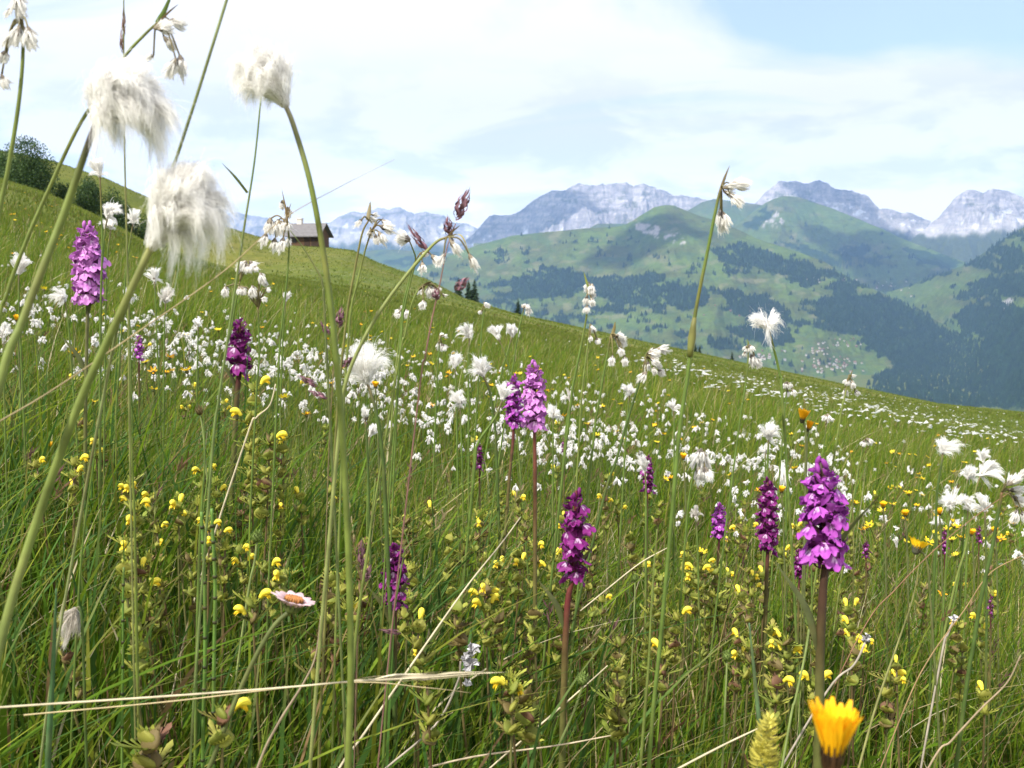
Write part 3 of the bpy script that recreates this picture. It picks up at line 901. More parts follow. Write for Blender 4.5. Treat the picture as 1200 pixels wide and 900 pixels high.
def blade_field(xy, hmin, hmax, w0, seg, lean=.35, curl=.5, dry=.08, wind=(.5, .15), blue=.12, pal=1.0, zoff=0.0):
    n = len(xy)
    z = gz(xy[:, 0], xy[:, 1]) + zoff
    h = NR.uniform(hmin, hmax, n) * (.55 + .9 * vnoise(xy[:, 0] * 2.2, xy[:, 1] * 2.2, 77))
    w = w0 * NR.uniform(.55, 1.5, n)
    a = NR.uniform(0, 6.283, n)
    d = np.stack([np.cos(a) * lean + wind[0] * NR.uniform(-.2, 1, n), np.sin(a) * lean + wind[1] * NR.uniform(-.3, 1, n)], 1)
    d *= NR.uniform(.15, 1.25, (n, 1))
    cu = NR.uniform(.2, 1.0, n) * curl
    t = np.linspace(0, 1, seg + 1)
    px = xy[:, 0:1] + d[:, 0:1] * h[:, None] * (t * .45 + t * t * .8)[None, :]
    py = xy[:, 1:2] + d[:, 1:2] * h[:, None] * (t * .45 + t * t * .8)[None, :]
    dl = np.linalg.norm(d, axis=1)[:, None]
    pz = z[:, None] + h[:, None] * (t[None, :] - cu[:, None] * np.minimum(dl, 1.1) * (t ** 2.4)[None, :] * .75) - .01
    sa = a + NR.uniform(.6, 2.5, n)
    side = np.stack([np.cos(sa), np.sin(sa), NR.uniform(-.3, .3, n)], 1)
    wt = (w[:, None] * (1 - .92 * t[None, :] ** 1.7))
    p = np.stack([px, py, pz], 2)
    V = np.stack([p - side[:, None, :] * wt[:, :, None] * .5, p + side[:, None, :] * wt[:, :, None] * .5], 2)   # n,T,2,3
    T = seg + 1
    i = np.arange(n)[:, None] * (T * 2) + np.arange(seg)[None, :] * 2
    i = i.ravel()
    F = np.stack([i, i + 1, i + 3, i + 2], 1)
    u = NR.uniform(0, 1, n)
    g = np.array(G_GREEN)[NR.integers(0, len(G_GREEN), n)]
    b = np.array(G_BLUE)[NR.integers(0, 2, n)]; dr = np.array(G_DRY)[NR.integers(0, 5, n)]
    c = np.where((u < dry)[:, None], dr, np.where((u > 1 - blue)[:, None], b, g)) * NR.uniform(.75, 1.3, (n, 1)) * pal
    tip = (NR.uniform(0, 1, n) < .35)
    C = np.repeat(c[:, None, :], T, 1)
    f = sstep(.6, 1, t)[None, :, None] * tip[:, None, None] * .6
    C = C * (1 - f) + np.array((.26, .21, .07)) * f
    fr = sstep(6, 26, xy[:, 1])[:, None, None]           # the drier, browner sward of the open slope
    tn_ = np.array((.108, .128, .024)) * (.7 + .7 * vnoise(xy[:, 0] * .12, xy[:, 1] * .07, 31))[:, None, None]
    C = C * (1 - .62 * fr) + tn_ * .62 * fr
    C = np.repeat(C[:, :, None, :], 2, 2)
    return V.reshape(-1, 3), F, C.reshape(-1, 3)


def wedge(n, y0, y1, ku=.62, m=.25, power=1.0):
    """random ground points in the strip of view between two distances"""
    y = np.sqrt(NR.uniform(y0 ** 2, y1 ** 2, n)) if power == 1 else y0 * (y1 / y0) ** NR.uniform(0, 1, n)
    x = NR.uniform(-1, 1, n) * (y * ku + m)
    return np.stack([x, y], 1)


def join(parts):
    V = []; F = []; C = []; o = 0
    for v, f, c in parts:
        V.append(v); F.append(f + o); C.append(c); o += len(v)
    return np.concatenate(V), np.concatenate(F), np.concatenate(C)


near = [
    blade_field(wedge(22000, .62, 2.3), .07, .20, .0031, 7, .55, .85, .06, (.65, .15)),
    blade_field(wedge(2600, .62, 2.3), .15, .25, .0024, 8, .35, .55, .08),
    blade_field(wedge(420, .7, 2.4), .2, .28, .0013, 7, .22, .3, .5, blue=0),
    blade_field(wedge(2600, .62, 2.4), .12, .24, .0012, 7, .9, .7, .95, blue=0),
]
q = wedge(3600, .60, 1.7, .62, .2); q = q[q[:, 0] < -.06 + .2 * NR.uniform(0, 1, len(q)) ** 2]
near.append(blade_field(q, .18, .32, .0046, 9, .35, .6, .03, (.7, .1), .45))          # broad sedge leaves leaning over at the left
near.append(blade_field(wedge(900, .62, 1.9), .08, .17, .0085, 7, .7, .8, .02, (.5, .1), .2))          # broader leaves
# flowering grasses: thin culms with small brown ears
mb = MB()
for k in range(420):
    q = wedge(1, .75, 3.2)[0]; z0 = gz1(q[0], q[1]); h_ = R.uniform(.16, .30); dx = R.uniform(-.05, .12); dy = R.uniform(-.05, .05)
    cp = catmull([(q[0], q[1], z0), (q[0] + dx * .3, q[1] + dy * .3, z0 + h_ * .55), (q[0] + dx, q[1] + dy, z0 + h_)], 4)
    cc = R.choice([(.16, .17, .04), (.26, .20, .08), (.12, .15, .03)]); mb.blade(cp, [.0014, .0012, .0006], (1, R.uniform(-1, 1), 0), 0, .2, cc)
    ec = R.choice([(.16, .095, .05), (.22, .15, .08), (.12, .06, .06), (.30, .24, .13), (.17, .19, .06)]); tp_ = cp[-1]; ax_ = (cp[-1] - cp[-2]).normalized(); el = R.uniform(.012, .035); sp_w = R.uniform(.0, .012)
    for j in range(9):
        p_ = tp_ - ax_ * el * (j / 9); a_ = j * 2.4; d_ = Vector((math.cos(a_), math.sin(a_), .6)) * (.003 + sp_w * R.uniform(.2, 1))
        mb.blade([p_, p_ + d_ * .6 + ax_ * .002, p_ + d_ + ax_ * .005], [.0006, .0021, .0003], d_.cross(ax_), 0, .3, tuple(Vector(ec) * R.uniform(.7, 1.3)))
fq = np.array([f for f in mb.f], dtype=np.int64)
near.append((np.array(mb.v), fq, np.array(mb.c)))
V, F, C = join(near)
set_props(np_obj('meadow_grass', V, F, [grass_m], C), 'dense green meadow grass with dry blades around the flowers', 'grass', kind='stuff')
mid = [
    blade_field(wedge(80000, 2.2, 7.5, .6, .3), .11, .27, .0036, 4, .45, .6, .07),
    blade_field(wedge(3000, 2.2, 8, .6, .3), .2, .32, .0022, 4, .2, .3, .5, blue=0),
    blade_field(wedge(75000, 7, 20, .6, .3), .07, .17, .0085, 3, .4, .5, .12, pal=.95),
]
V, F, C = join(mid)
set_props(np_obj('meadow_grass', V, F, [grass_m], C), 'grass of the middle meadow among the white cotton tufts', 'grass', kind='stuff')
far_ = [blade_field(wedge(90000, 19, 60, .6, 1), .06, .13, .03, 2, .4, .4, .07),
        blade_field(wedge(60000, 55, 215, .6, 2), .08, .18, .10, 2, .4, .4, .07)]
V, F, C = join(far_)
set_props(np_obj('meadow_grass', V, F, [grass_m], C), 'short grass of the far slope below the timber hut', 'grass', kind='stuff')
# ------------------------------------------------------------------ cotton grass
GREEN1 = (.10, .155, .030); GREEN2 = (.15, .19, .045); GREEN3 = (.060, .10, .022); OLIVE1 = (.15, .15, .045); DKRED = (.075, .018, .020); TAN = (.42, .34, .19)


def tuft_arrays(a, c, Rr, flow, locks=34, per=36, seg=7, width=.00032, fly=.12, seed=0, up=.2, flat=1.0, longside=None, warm=.0, kmin=.25, zs=1.0, rmin=.70):
    """bristles leave the receptacle a, swell out to a dome of radius Rr about c and stream along flow"""
    g = np.random.default_rng(seed)
    a = np.array(a); c = np.array(c); flow = np.array(flow)
    ax = c - a; ax = ax / (np.linalg.norm(ax) + 1e-9)
    d = g.normal(0, 1, (locks, 3)); d /= np.linalg.norm(d, axis=1)[:, None]
    d = d + ax * up; d[:, 1] *= flat; d[:, 2] *= zs; d /= np.linalg.norm(d, axis=1)[:, None]
    fl = np.linalg.norm(flow); fd = flow / (fl + 1e-9)
    rr = Rr * g.uniform(rmin, 1.04, locks)
    k = kmin + (1 - kmin) * g.uniform(0, 1, locks) * np.clip(.62 + .5 * (d @ (np.array(longside) if longside is not None else fd)), .15, 1.2)
    p1 = c + d * rr[:, None]
    p2 = c + d * (rr * 1.05)[:, None] + flow * k[:, None] + np.array([0, 0, -1]) * (Rr * .25 * g.uniform(0, 1, locks))[:, None]
    n = locks * per
    P1 = np.repeat(p1, per, 0) + g.normal(0, 1, (n, 3)) * Rr * .15
    P2 = np.repeat(p2, per, 0) + g.normal(0, 1, (n, 3)) * Rr * .08
    fy = g.uniform(0, 1, n) < fly
    P2 = P2 + g.normal(0, 1, (n, 3)) * Rr * .30 * fy[:, None]
    P2 = P2 + np.repeat(g.normal(0, 1, (locks, 3)) * Rr * .22, per, 0)
    sh = (g.uniform(.62, 1.10, n) * np.repeat(g.uniform(.7, 1.15, locks), per))[:, None]
    P2 = P1 + (P2 - P1) * sh
    P0 = a + g.normal(0, 1, (n, 3)) * Rr * .07
    t = np.linspace(0, 1, seg + 1)[None, :, None]
    Q = (1 - t) ** 2 * P0[:, None, :] + 2 * t * (1 - t) * (P1 + (P1 - P0) * .12)[:, None, :] + t * t * P2[:, None, :]
    tg = np.gradient(Q, axis=1)
    rv = g.normal(0, 1, (n, 1, 3))
    s = np.cross(tg, rv); s /= np.linalg.norm(s, axis=2)[:, :, None] + 1e-9
    wt = width * (1 - .8 * t ** 2) * g.uniform(.7, 1.3, (n, 1, 1))
    V = np.stack([Q - s * wt * .5, Q + s * wt * .5], 2)
    T = seg + 1
    i = (np.arange(n)[:, None] * (T * 2) + np.arange(seg)[None, :] * 2).ravel()
    F = np.stack([i, i + 1, i + 3, i + 2], 1)
    base = np.array((.92, .91, .88)) * (1 - warm) + np.array((.50, .45, .37)) * warm
    C = np.broadcast_to(base, (n, T, 2, 3)) * g.uniform(.9, 1.03, (n, 1, 1, 1))
    return V.reshape(-1, 3), F, C.reshape(-1, 3)


def stem_pts(path, Ys, n=6, ground=True):
    """photo path + distances -> smooth world points, carried on down to the ground"""
    if not hasattr(Ys, '__len__'): Ys = [Ys] * len(path)
    if len(Ys) != len(path): Ys = list(np.interp(np.linspace(0, 1, len(path)), np.linspace(0, 1, len(Ys)), Ys))
    pts = [P(x, y, Yd) for (x, y), Yd in zip(path, Ys)]
    if ground:
        a, b = pts[-2], pts[-1]
        g = gz1(b.x, b.y)
        if b.z > g + .01:
            d = (b - a); dz = min(d.z, -.02)
            k = (g - .02 - b.z) / dz
            dx = max(-.10, min(.10, d.x * k * .6)); dy = max(-.06, min(.06, d.y * k * .6))
            e = Vector((b.x + dx, b.y + dy, 0)); e.z = gz1(e.x, e.y) - .02
            pts += [b.lerp(e, .5) + Vector((dx * .08, 0, 0)), e]
    return catmull(pts, n)


def px_m(Y): return Y / 1200.0


def base_of(pts):
    return Vector(pts[-1])


def scales(mb, a, axis, r, n=9, l=1.0, col=None):
    """papery scales clasping the foot of a tuft"""
    axis = Vector(axis).normalized(); s0 = axis.orthogonal().normalized(); s1 = axis.cross(s0)
    for k in range(n):
        an = 2 * math.pi * k / n + R.uniform(-.2, .2)
        o = s0 * math.cos(an) + s1 * math.sin(an)
        ln = r * l * R.uniform(.8, 1.25)
        p = [Vector(a) - axis * r * .1 + o * r * .12, Vector(a) + axis * ln * .5 + o * r * .42, Vector(a) + axis * ln + o * r * .35]
        c = col or R.choice([(.13, .11, .09), (.20, .17, .13), (.09, .08, .075), (.28, .24, .18)])
        mb.blade(p, [r * .25, r * .42, r * .03], axis.cross(o), 0, .3, c)


def cotton(label, centre, w, h, attach, path, Y, flow=(0, 20), locks=30, per=26, seg=6, stem_w=3.0, up=.25, seed=None, fly=.12, longside=None, warm=.0, sheath=None,
           scol=GREEN1, top=None, group='cotton grass with full white heads', flat=1.0, kmin=.25, zs=1.0, rmin=.70):
    """one stem with one shaggy head; all figures in photo pixels at distance Y"""
    seed = seed if seed is not None else int(centre[0] * 7 + centre[1])
    Yh = Y[0] if hasattr(Y, '__len__') else Y
    s = px_m(Yh)
    a = P(*attach, Yh); c = P(*centre, Yh)
    pts = stem_pts([attach] + path, Y)
    b = base_of(pts)
    t = thing('cotton_grass_plant', b, label, 'cotton grass', group)
    mb = MB()
    n = len(pts)
    w0 = stem_w * s * .5
    cols = []
    for i in range(n):
        f = i / (n - 1)
        cc = Vector(top or (.16, .13, .07)).lerp(Vector(scol), min(1, max(0, f * 5.5 - (.75 if top and top[0] < .05 else .22))))
        cols += [tuple(cc)] * 8
    mb.tube(pts, [w0 * .75, w0, w0 * 1.15, w0 * 1.2], 8, 0, cols)
    mb.obj('stem', [stem_m], t, b)
    Rr = w * .5 * s * .90
    fl = Vector((flow[0] * s, -.004, -flow[1] * s))
    V, F, C = tuft_arrays(a, c, Rr, fl, locks, per, seg, max(.00022, .48 * s), fly, seed, up, flat, longside, warm, kmin, zs, rmin)
    np_obj('seed_head', V, F, [cotton_m], C, parent=t, base=b)
    mb = MB(); scales(mb, a, (c - a).normalized() if (c - a).length > 1e-5 else (0, 0, 1), Rr * .42, 9, 1.1)
    mb.obj('scales', [scale_m], t, b)
    if sheath:
        i0, i1, wd, col = sheath
        k0, k1 = int(i0 * (n - 1)), int(i1 * (n - 1))
        mb = MB(); mb.tube(pts[k0:k1 + 1], [w0 * wd * .9, w0 * wd * 1.25, w0 * wd], 8, 0, col)
        mb.obj('sheath', [stem_m], t, b)
    return t


# the three great heads of the foreground, and the white heads behind them
cotton('nearest dome-shaped white cotton head on a thick green stem with dark neck', (146, 100), 92, 100, (114, 140), [(103, 170), (72, 258), (28, 372), (-12, 500)], [.42, .42, .42, .41, .40],
       (14, 70), 84, 80, 10, 9, .55, 5, .13, (.8, 0, -.5), .0, top=(.030, .020, .020), scol=GREEN2, flat=.8, kmin=.38, rmin=.80)
cotton('long hanging shaggy white cotton head over the thickest pale green stem', (219, 220), 92, 118, (180, 284), [(172, 300), (128, 395), (90, 480), (40, 620), (4, 740), (-18, 860)], [.42, .42, .42, .42, .42, .41, .40],
       (2, 74), 92, 80, 10, 10.2, .5, 8, .15, None, .02, top=(.30, .28, .12), scol=GREEN2, flat=.8, kmin=.45, rmin=.76)
cotton('white cotton head upright against the sky with a wispy skirt, beside the tall arched stem', (310, 80), 74, 72, (333, 120), [(345, 150), (366, 225), (386, 345), (399, 480), (408, 640), (411, 790), (408, 910)], [.50, .5, .5, .5, .5, .5, .5, .5],
       (-2, 42), 64, 70, 10, 7.2, .6, 3, .14, (-.5, 0, -.5), .02, top=(.22, .20, .12), scol=(.13, .17, .035), flat=.8, kmin=.4, rmin=.76)
cotton('bright fluffy white head with windblown crest, left of the pale purple spikes', (425, 420), 58, 46, (430, 447), [(440, 480), (448, 530), (452, 600)], .85, (14, 14), 34, 40, 8, 4.5, .4, 21, .25, (.9, 0, .3), scol=GREEN3)
cotton('flat windblown white head alone against the valley village', (898, 374), 42, 24, (900, 384), [(906, 405), (914, 440), (917, 470)], 1.1, (5, 12), 40, 26, 7, 3, .3, 31, .2, scol=GREEN1, zs=.40)
cotton('feathery white head with a raised plume, above the left of the pale purple spikes', (563, 427), 28, 30, (566, 440), [(574, 460), (580, 500), (582, 540)], 1.25, (0, 9), 24, 26, 6, 3, .5, 41, .3, scol=GREEN3)
cotton('ball-shaped white head left of the feathery plumed one', (533, 421), 22, 20, (533, 429), [(534, 450), (535, 490)], 1.5, (1, 6), 20, 22, 5, 2, .4, 42, .25)
cotton('white head with a dark foot, highest of the group over the ball-shaped head', (548, 386), 21, 20, (550, 395), [(549, 420), (549, 460)], 1.5, (-7, 8), 20, 24, 5, 2, .6, 43, .2)
cotton('cap-shaped white head left in the pair on crossing stems', (581, 387), 20, 17, (583, 396), [(590, 410), (598, 440), (603, 480)], 1.45, (0, 11), 20, 24, 5, 2, .6, 44, .08)
cotton('taller hood-shaped white head right in the pair on crossing stems', (600, 384), 18, 22, (600, 394), [(594, 415), (585, 450)], 1.5, (2, 16), 20, 24, 5, 2, .8, 45, .06)
cotton('silky closed white head touching the darker spike of the central orchid pair', (590, 456), 24, 22, (589, 468), [(580, 490), (560, 520), (556, 550)], 1.15, (6, 4), 20, 26, 6, 3, .5, 46, .05)
cotton('soft white double tuft below the ball-shaped head', (537, 464), 24, 22, (539, 475), [(540, 500), (541, 530)], 1.4, (2, 12), 22, 24, 5, 2, .4, 47, .2)
cotton('round tuft with a grey foot in the gap right of the pale purple spikes', (666, 461), 13, 14, (668, 470), [(665, 490), (662, 520)], 1.35, (-1, 6), 14, 18, 5, 2.4, .5, 48, .1, warm=.4)
cotton('broad low white tuft just under the right edge of the pale purple spike', (648, 484), 24, 15, (648, 489), [(648, 510), (648, 530)], 1.6, (0, 6), 20, 20, 5, 2, .5, 49, .1)
cotton('loose white tuft at the foot of the nodding cluster by the tall bent sedge', (737, 455), 21, 19, (738, 462), [(736, 480), (733, 520)], 1.4, (-2, 8), 20, 22, 5, 2, .4, 50, .25)
cotton('white tuft on the slope right of the nodding cluster by the bent sedge', (789, 474), 18, 14, (789, 480), [(790, 500), (790, 520)], 1.7, (4, 5), 16, 20, 5, 2, .4, 51, .2)
cotton('spiky white head above its smaller twin, left of the big magenta spike', (901, 505), 26, 23, (901, 514), [(900, 530), (899, 570)], 1.25, (3, 5), 24, 24, 6, 2.5, .3, 52, .35)
cotton('small flattened white head below the spiky one', (897, 526), 15, 11, (897, 530), [(897, 545), (896, 580)], 1.5, (0, 3), 14, 18, 5, 2, .4, 53, .15)
cotton('flat-topped white head on a straight dark stem at the upper right', (1110, 522), 32, 17, (1105, 530), [(1103, 545), (1098, 580), (1096, 640)], 1.2, (7, 7), 30, 26, 6, 2.8, .4, 54, .25, scol=GREEN3, zs=.5)
cotton('small white head topmost in the group near the right edge', (1152, 533), 18, 15, (1152, 541), [(1148, 555), (1142, 580)], 1.35, (4, 4), 16, 22, 5, 2, .5, 55, .1)
cotton('smooth combed white head under the topmost one near the right edge', (1157, 549), 28, 19, (1149, 557), [(1142, 580), (1132, 640), (1118, 690)], 1.2, (16, 10), 22, 28, 6, 2.6, .6, 56, .06, scol=GREEN2)
cotton('combed white head trailing left of the smooth one near the right edge', (1137, 553), 24, 16, (1134, 560), [(1132, 575), (1130, 610)], 1.25, (-4, 10), 20, 26, 6, 2.2, .6, 57, .1)
cotton('wide ragged white head blown left, in the second row near the right edge', (1117, 584), 30, 20, (1114, 592), [(1112, 610), (1110, 640)], 1.2, (-8, 8), 24, 26, 6, 2.4, .3, 58, .3, zs=.6)
cotton('white head in the middle of the second row near the right edge', (1134, 588), 22, 20, (1134, 597), [(1134, 620), (1133, 650)], 1.2, (2, 8), 20, 26, 6, 2.2, .5, 59, .15)
cotton('white head with a dark stain, right end of the second row near the right edge', (1151, 587), 24, 18, (1154, 598), [(1155, 630), (1156, 700), (1156, 740)], 1.15, (-2, 12), 22, 26, 6, 2.8, .6, 60, .12, scol=GREEN3)
cotton('upper white lobe of two on one slope stem, right of the tall lilac spike', (130, 247), 27, 20, (126, 254), [(122, 280), (119, 330), (118, 380)], 1.15, (3, 11), 24, 26, 6, 2.4, .7, 61, .05)
cotton('lower white lobe under the upper one, right of the tall lilac spike', (129, 262), 23, 14, (130, 268), [(126, 300), (124, 360)], 1.2, (0, 5), 18, 24, 5, 2, .5, 62, .05)
cotton('round white head against the dark bushes, just right of the thick stem', (113, 196), 25, 18, (117, 206), [(118, 230), (120, 290), (118, 360)], 1.1, (-2, 7), 22, 26, 6, 2.2, .7, 63, .06)
cotton('round white head right of the two-lobed one, in front of the bushes', (158, 252), 19, 17, (156, 261), [(152, 285), (146, 340)], 1.35, (-3, 5), 18, 22, 5, 2, .5, 64, .08)
cotton('smooth white dome at the far left under the slope of yellow flowers', (25, 307), 26, 22, (22, 320), [(22, 350), (24, 400)], 1.15, (2, 7), 22, 26, 6, 2.2, .6, 65, .05)
cotton('white drooping head at the far left edge below the smooth dome', (5, 385), 22, 26, (4, 396), [(4, 420), (5, 470)], 1.1, (-3, 12), 20, 26, 6, 2.2, .5, 66, .1)
cotton('ragged white head left of the tall lilac spike foot, blown to both sides', (72, 344), 22, 22, (76, 352), [(80, 380), (84, 430)], 1.2, (-6, 11), 20, 24, 6, 2.2, .3, 67, .3)
cotton('tufted white head with raised hairs below the shaggy hanging head', (180, 322), 20, 13, (181, 329), [(182, 350), (184, 400)], 1.5, (2, 4), 18, 22, 5, 2, .6, 68, .3)
cotton('white head with grey hairs just below the raised-hair one', (195, 345), 23, 19, (194, 354), [(193, 380), (192, 430)], 1.4, (3, 8), 20, 22, 5, 2, .4, 69, .2, warm=.3)
cotton('white head by the stem crossing left of the dark violet spike', (150, 345), 20, 20, (151, 354), [(152, 380), (153, 420)], 1.4, (1, 9), 18, 22, 5, 2, .4, 70, .15)
cotton('lone white tuft on the slope right of the dark violet spike', (232, 377), 15, 12, (232, 382), [(232, 400), (231, 440)], 1.8, (0, 5), 14, 18, 5, 1.8, .4, 71, .15)
cotton('white tuft right of the nodding group on the left slope', (336, 346), 11, 14, (335, 353), [(333, 375), (331, 410)], 1.7, (2, 3), 14, 18, 5, 1.8, .5, 72, .2)
cotton('white egg-shaped head among the leaves right of the fluffy windblown one', (437, 502), 17, 19, (433, 511), [(432, 530), (431, 570)], 1.05, (-3, 5), 16, 24, 5, 2.4, .8, 73, .04)
cotton('egg-shaped white head leaning on a dark purple spike at mid right', (753, 541), 19, 20, (756, 552), [(757, 575), (757, 610)], 1.15, (-2, 6), 18, 26, 5, 2.4, .7, 74, .04)
cotton('small grey-white closed bud left of a small violet spike at mid right', (815, 599), 17, 14, (816, 606), [(817, 630), (818, 660)], 1.15, (1, 3), 16, 22, 5, 2, .5, 75, .05, warm=.5)
cotton('drooping white head behind the left shoulder of the big magenta spike', (917, 556), 17, 22, (917, 546), [(920, 552), (921, 590)], 1.5, (0, 12), 24, 20, 5, 1.8, .2, 76, .35)
cotton('white head hidden behind the top of the big magenta spike', (946, 547), 13, 14, (948, 555), [(949, 580), (950, 610)], 1.2, (0, 3), 20, 20, 5, 2, .4, 77, .3)
cotton('single white petal-shaped tuft right of the big magenta spike', (1051, 633), 10, 16, (1051, 641), [(1051, 655), (1051, 680)], 1.35, (-2, 4), 12, 20, 5, 1.8, .9, 78, .03)
cotton('low white tuft under a yellow flower at the right', (1098, 611), 16, 10, (1098, 616), [(1098, 630), (1098, 650)], 1.4, (0, 5), 14, 18, 5, 1.8, .4, 79, .1)
cotton('grey furry closed cotton bud nodding in the lower left grass', (80, 733), 36, 40, (88, 714), [(93, 712), (96, 728), (98, 780), (100, 850)], .60, (-4, 20), 22, 36, 7, 3, -.3, 80, .06, warm=.75, scol=GREEN3)

# ------------------------------------------------------------------ nodding clusters of several tufts
TUFTS = []
for sd_ in range(3):
    V, F, C = tuft_arrays((0, 0, 0), (0, 0, -.42), .27, (0, 0, -.42), 20, 22, 6, .022, .14, 300 + sd_, .35, 1.0, None, .06)
    TUFTS.append(np_mesh('tuft', V, F, [cotton_m], C))
SCALES = []
for sd_ in range(2):
    mb = MB(); scales(mb, (0, 0, .02), (0, 0, -1), .34, 7, 1.15); SCALES.append(mb.mesh('scales', [scale_m]))
    SCALES[-1].name = 'scales'


def nodding(label, path, tufts, Y, stem_w=2.5, bracts=(), scol=GREEN1, group='cotton grass with nodding tufts', sheath=None, ped=(.16, .14, .06), top=None, fat=1.0):
    Yh = Y[0] if hasattr(Y, '__len__') else Y
    s = px_m(Yh)
    pts = stem_pts(path, Y); b = base_of(pts); n = len(pts)
    t = thing('cotton_grass_plant', b, label, 'cotton grass', group)
    mb = MB(); w0 = stem_w * s * .5
    cols = []
    for i in range(n):
        cc = Vector(top or (.15, .11, .05)).lerp(Vector(scol), min(1, i / (n - 1) * 7)); cols += [tuple(cc)] * 8
    mb.tube(pts, [w0 * .7, w0, w0 * 1.1, w0 * 1.15], 8, 0, cols); mb.obj('stem', [stem_m], t, b)
    node = Vector(pts[0])
    for (x0, y0, x1, y1) in tufts:
        dy = R.uniform(-.008, .008)
        p = P(x0, y0, Yh + dy); q = P(x1, y1, Yh + dy + R.uniform(-.003, .003))
        mb = MB(); d = p - node
        if d.length > 2.5 * s:
            mid = node.lerp(p, .55) + Vector((0, 0, abs(d.length) * .28))
            mb.tube(catmull([node, mid, p], 4), .55 * s * R.uniform(.8, 1.2) + .0002, 5, 0, ped); mb.obj('pedicel', [stem_m], t, b)
        v = q - p
        o = link(bpy.data.objects.new('tuft', R.choice(TUFTS)), t)
        o.location = p - b; o.rotation_euler = Vector((0, 0, -1)).rotation_difference(v).to_euler()
        l = v.length * 1.02; f_ = fat * R.uniform(.9, 1.15); o.scale = (l * f_, l * f_, l)
        sc = link(bpy.data.objects.new('scales', R.choice(SCALES)), o)
    for br in bracts:
        pl = [P(x, y, Yh) for x, y in br['p']]
        mb = MB(); mb.blade(catmull(pl, 5), [br.get('w', 3) * s * k for k in (.9, 1, .7, .1)], (1, .3, 0), 0, .4, br.get('c', GREEN1)); mb.obj('bract', [stem_m], t, b)
    if sheath:
        i0, i1, wd, col = sheath
        k0, k1 = int(i0 * (n - 1)), int(i1 * (n - 1))
        mb = MB(); mb.tube(pts[k0:k1 + 1], [w0 * wd * .6, w0 * wd * 1.25, w0 * wd * .9], 8, 0, col); mb.obj('sheath', [stem_m], t, b)
    return t


BR = (.12, .085, .04)
nodding('cluster of grey-tipped tufts cut by the top left corner', [(25, 22), (27, 60), (22, 120), (10, 195), (-4, 262), (-14, 330)],
        [(22, 32, 14, 58), (28, 33, 38, 60), (33, 33, 40, 62), (12, 10, 6, 22), (20, -6, 26, 26), (10, 44, 2, 56), (6, 60, -4, 75), (2, 88, 9, 108), (8, 62, 5, 76)], .50, 5, scol=GREEN2, fat=1.15)
nodding('tufts dangling from an oblique stem above the nearest dome-shaped head', [(184, 27), (170, 40), (146, 66), (120, 106), (90, 152), (50, 238), (31, 282), (8, 345), (-8, 420)],
        [(181, 33, 207, 28), (199, 24, 222, 31), (192, 43, 208, 62), (180, 64, 170, 72), (206, 69, 196, 95), (211, 66, 216, 95), (186, 34, 203, 37)], .52, 4.2,
        [{'p': [(184, 27), (192, 14), (204, -14)], 'w': 6, 'c': GREEN1}, {'p': [(187, 25), (198, 14), (209, 5)], 'w': 2.5, 'c': BR}], GREEN2, fat=1.05, top=(.14, .15, .05))
nodding('hanging bunch of tufts right in front of the timber hut', [(337, 262), (339, 285), (336, 330), (330, 385), (326, 440)],
        [(317, 256, 314, 277), (326, 258, 327, 280), (335, 257, 333, 275), (312, 274, 307, 290), (322, 280, 321, 296), (332, 279, 328, 297), (338, 278, 339, 290), (331, 235, 330, 247), (337, 243, 338, 258)], .85, 2.2,
        [{'p': [(337, 258), (334, 240), (330, 221)], 'w': 2, 'c': BR}, {'p': [(338, 255), (339, 245), (341, 238)], 'w': 1.5, 'c': BR}], GREEN1, fat=1.3)
nodding('pair-stemmed cluster of brown-tipped tufts against the far jagged peaks', [(432, 258), (424, 275), (415, 320), (407, 365), (400, 430), (394, 500)],
        [(424, 257, 416, 267), (430, 255, 442, 260), (436, 252, 444, 252)], .72, 2.8, [{'p': [(431, 258), (433, 246), (434, 236)], 'w': 5, 'c': (.30, .26, .16)}], OLIVE1, fat=1.25)
nodding('cluster of five spread tufts beside the pair-stemmed one, right of the hut', [(435, 272), (428, 293), (419, 330), (411, 365), (406, 430), (402, 500)],
        [(446, 265, 465, 272), (448, 258, 461, 270), (440, 275, 442, 288), (444, 272, 453, 288), (434, 268, 435, 281)], .72, 2.5,
        [{'p': [(435, 271), (442, 262), (450, 255)], 'w': 2, 'c': BR}, {'p': [(412, 345), (420, 333), (428, 323)], 'w': 3, 'c': GREEN2}], GREEN2, fat=1.2)
nodding('arched pale stem with dark-tipped tufts hanging before the lit rock face', [(524, 278), (512, 283), (498, 297), (476, 323), (450, 358), (425, 400), (405, 450), (396, 520)],
        [(528, 282, 541, 301), (550, 298, 560, 319), (520, 298, 512, 315), (530, 280, 532, 294)], .60, 4.0,
        [{'p': [(524, 278), (532, 270), (539, 264)], 'w': 2.5, 'c': BR}, {'p': [(524, 278), (540, 276), (550, 297)], 'w': 2.5, 'c': (.36, .33, .15)}], (.20, .23, .075), fat=1.0)
nodding('single white tuft on a thin stem left of the arched pale stem', [(479, 281), (483, 290), (487, 305), (481, 330), (474, 362), (470, 400)], [(480, 281, 462, 276)], .85, 2, (), GREEN1, fat=1.6)
nodding('small two-tufted stem behind the arched pale stem', [(492, 297), (484, 312), (478, 335), (472, 362), (468, 420)], [(495, 308, 495, 322), (494, 299, 503, 297), (506, 299, 516, 310)], .9, 2.2, (), GREEN1, fat=1.5)
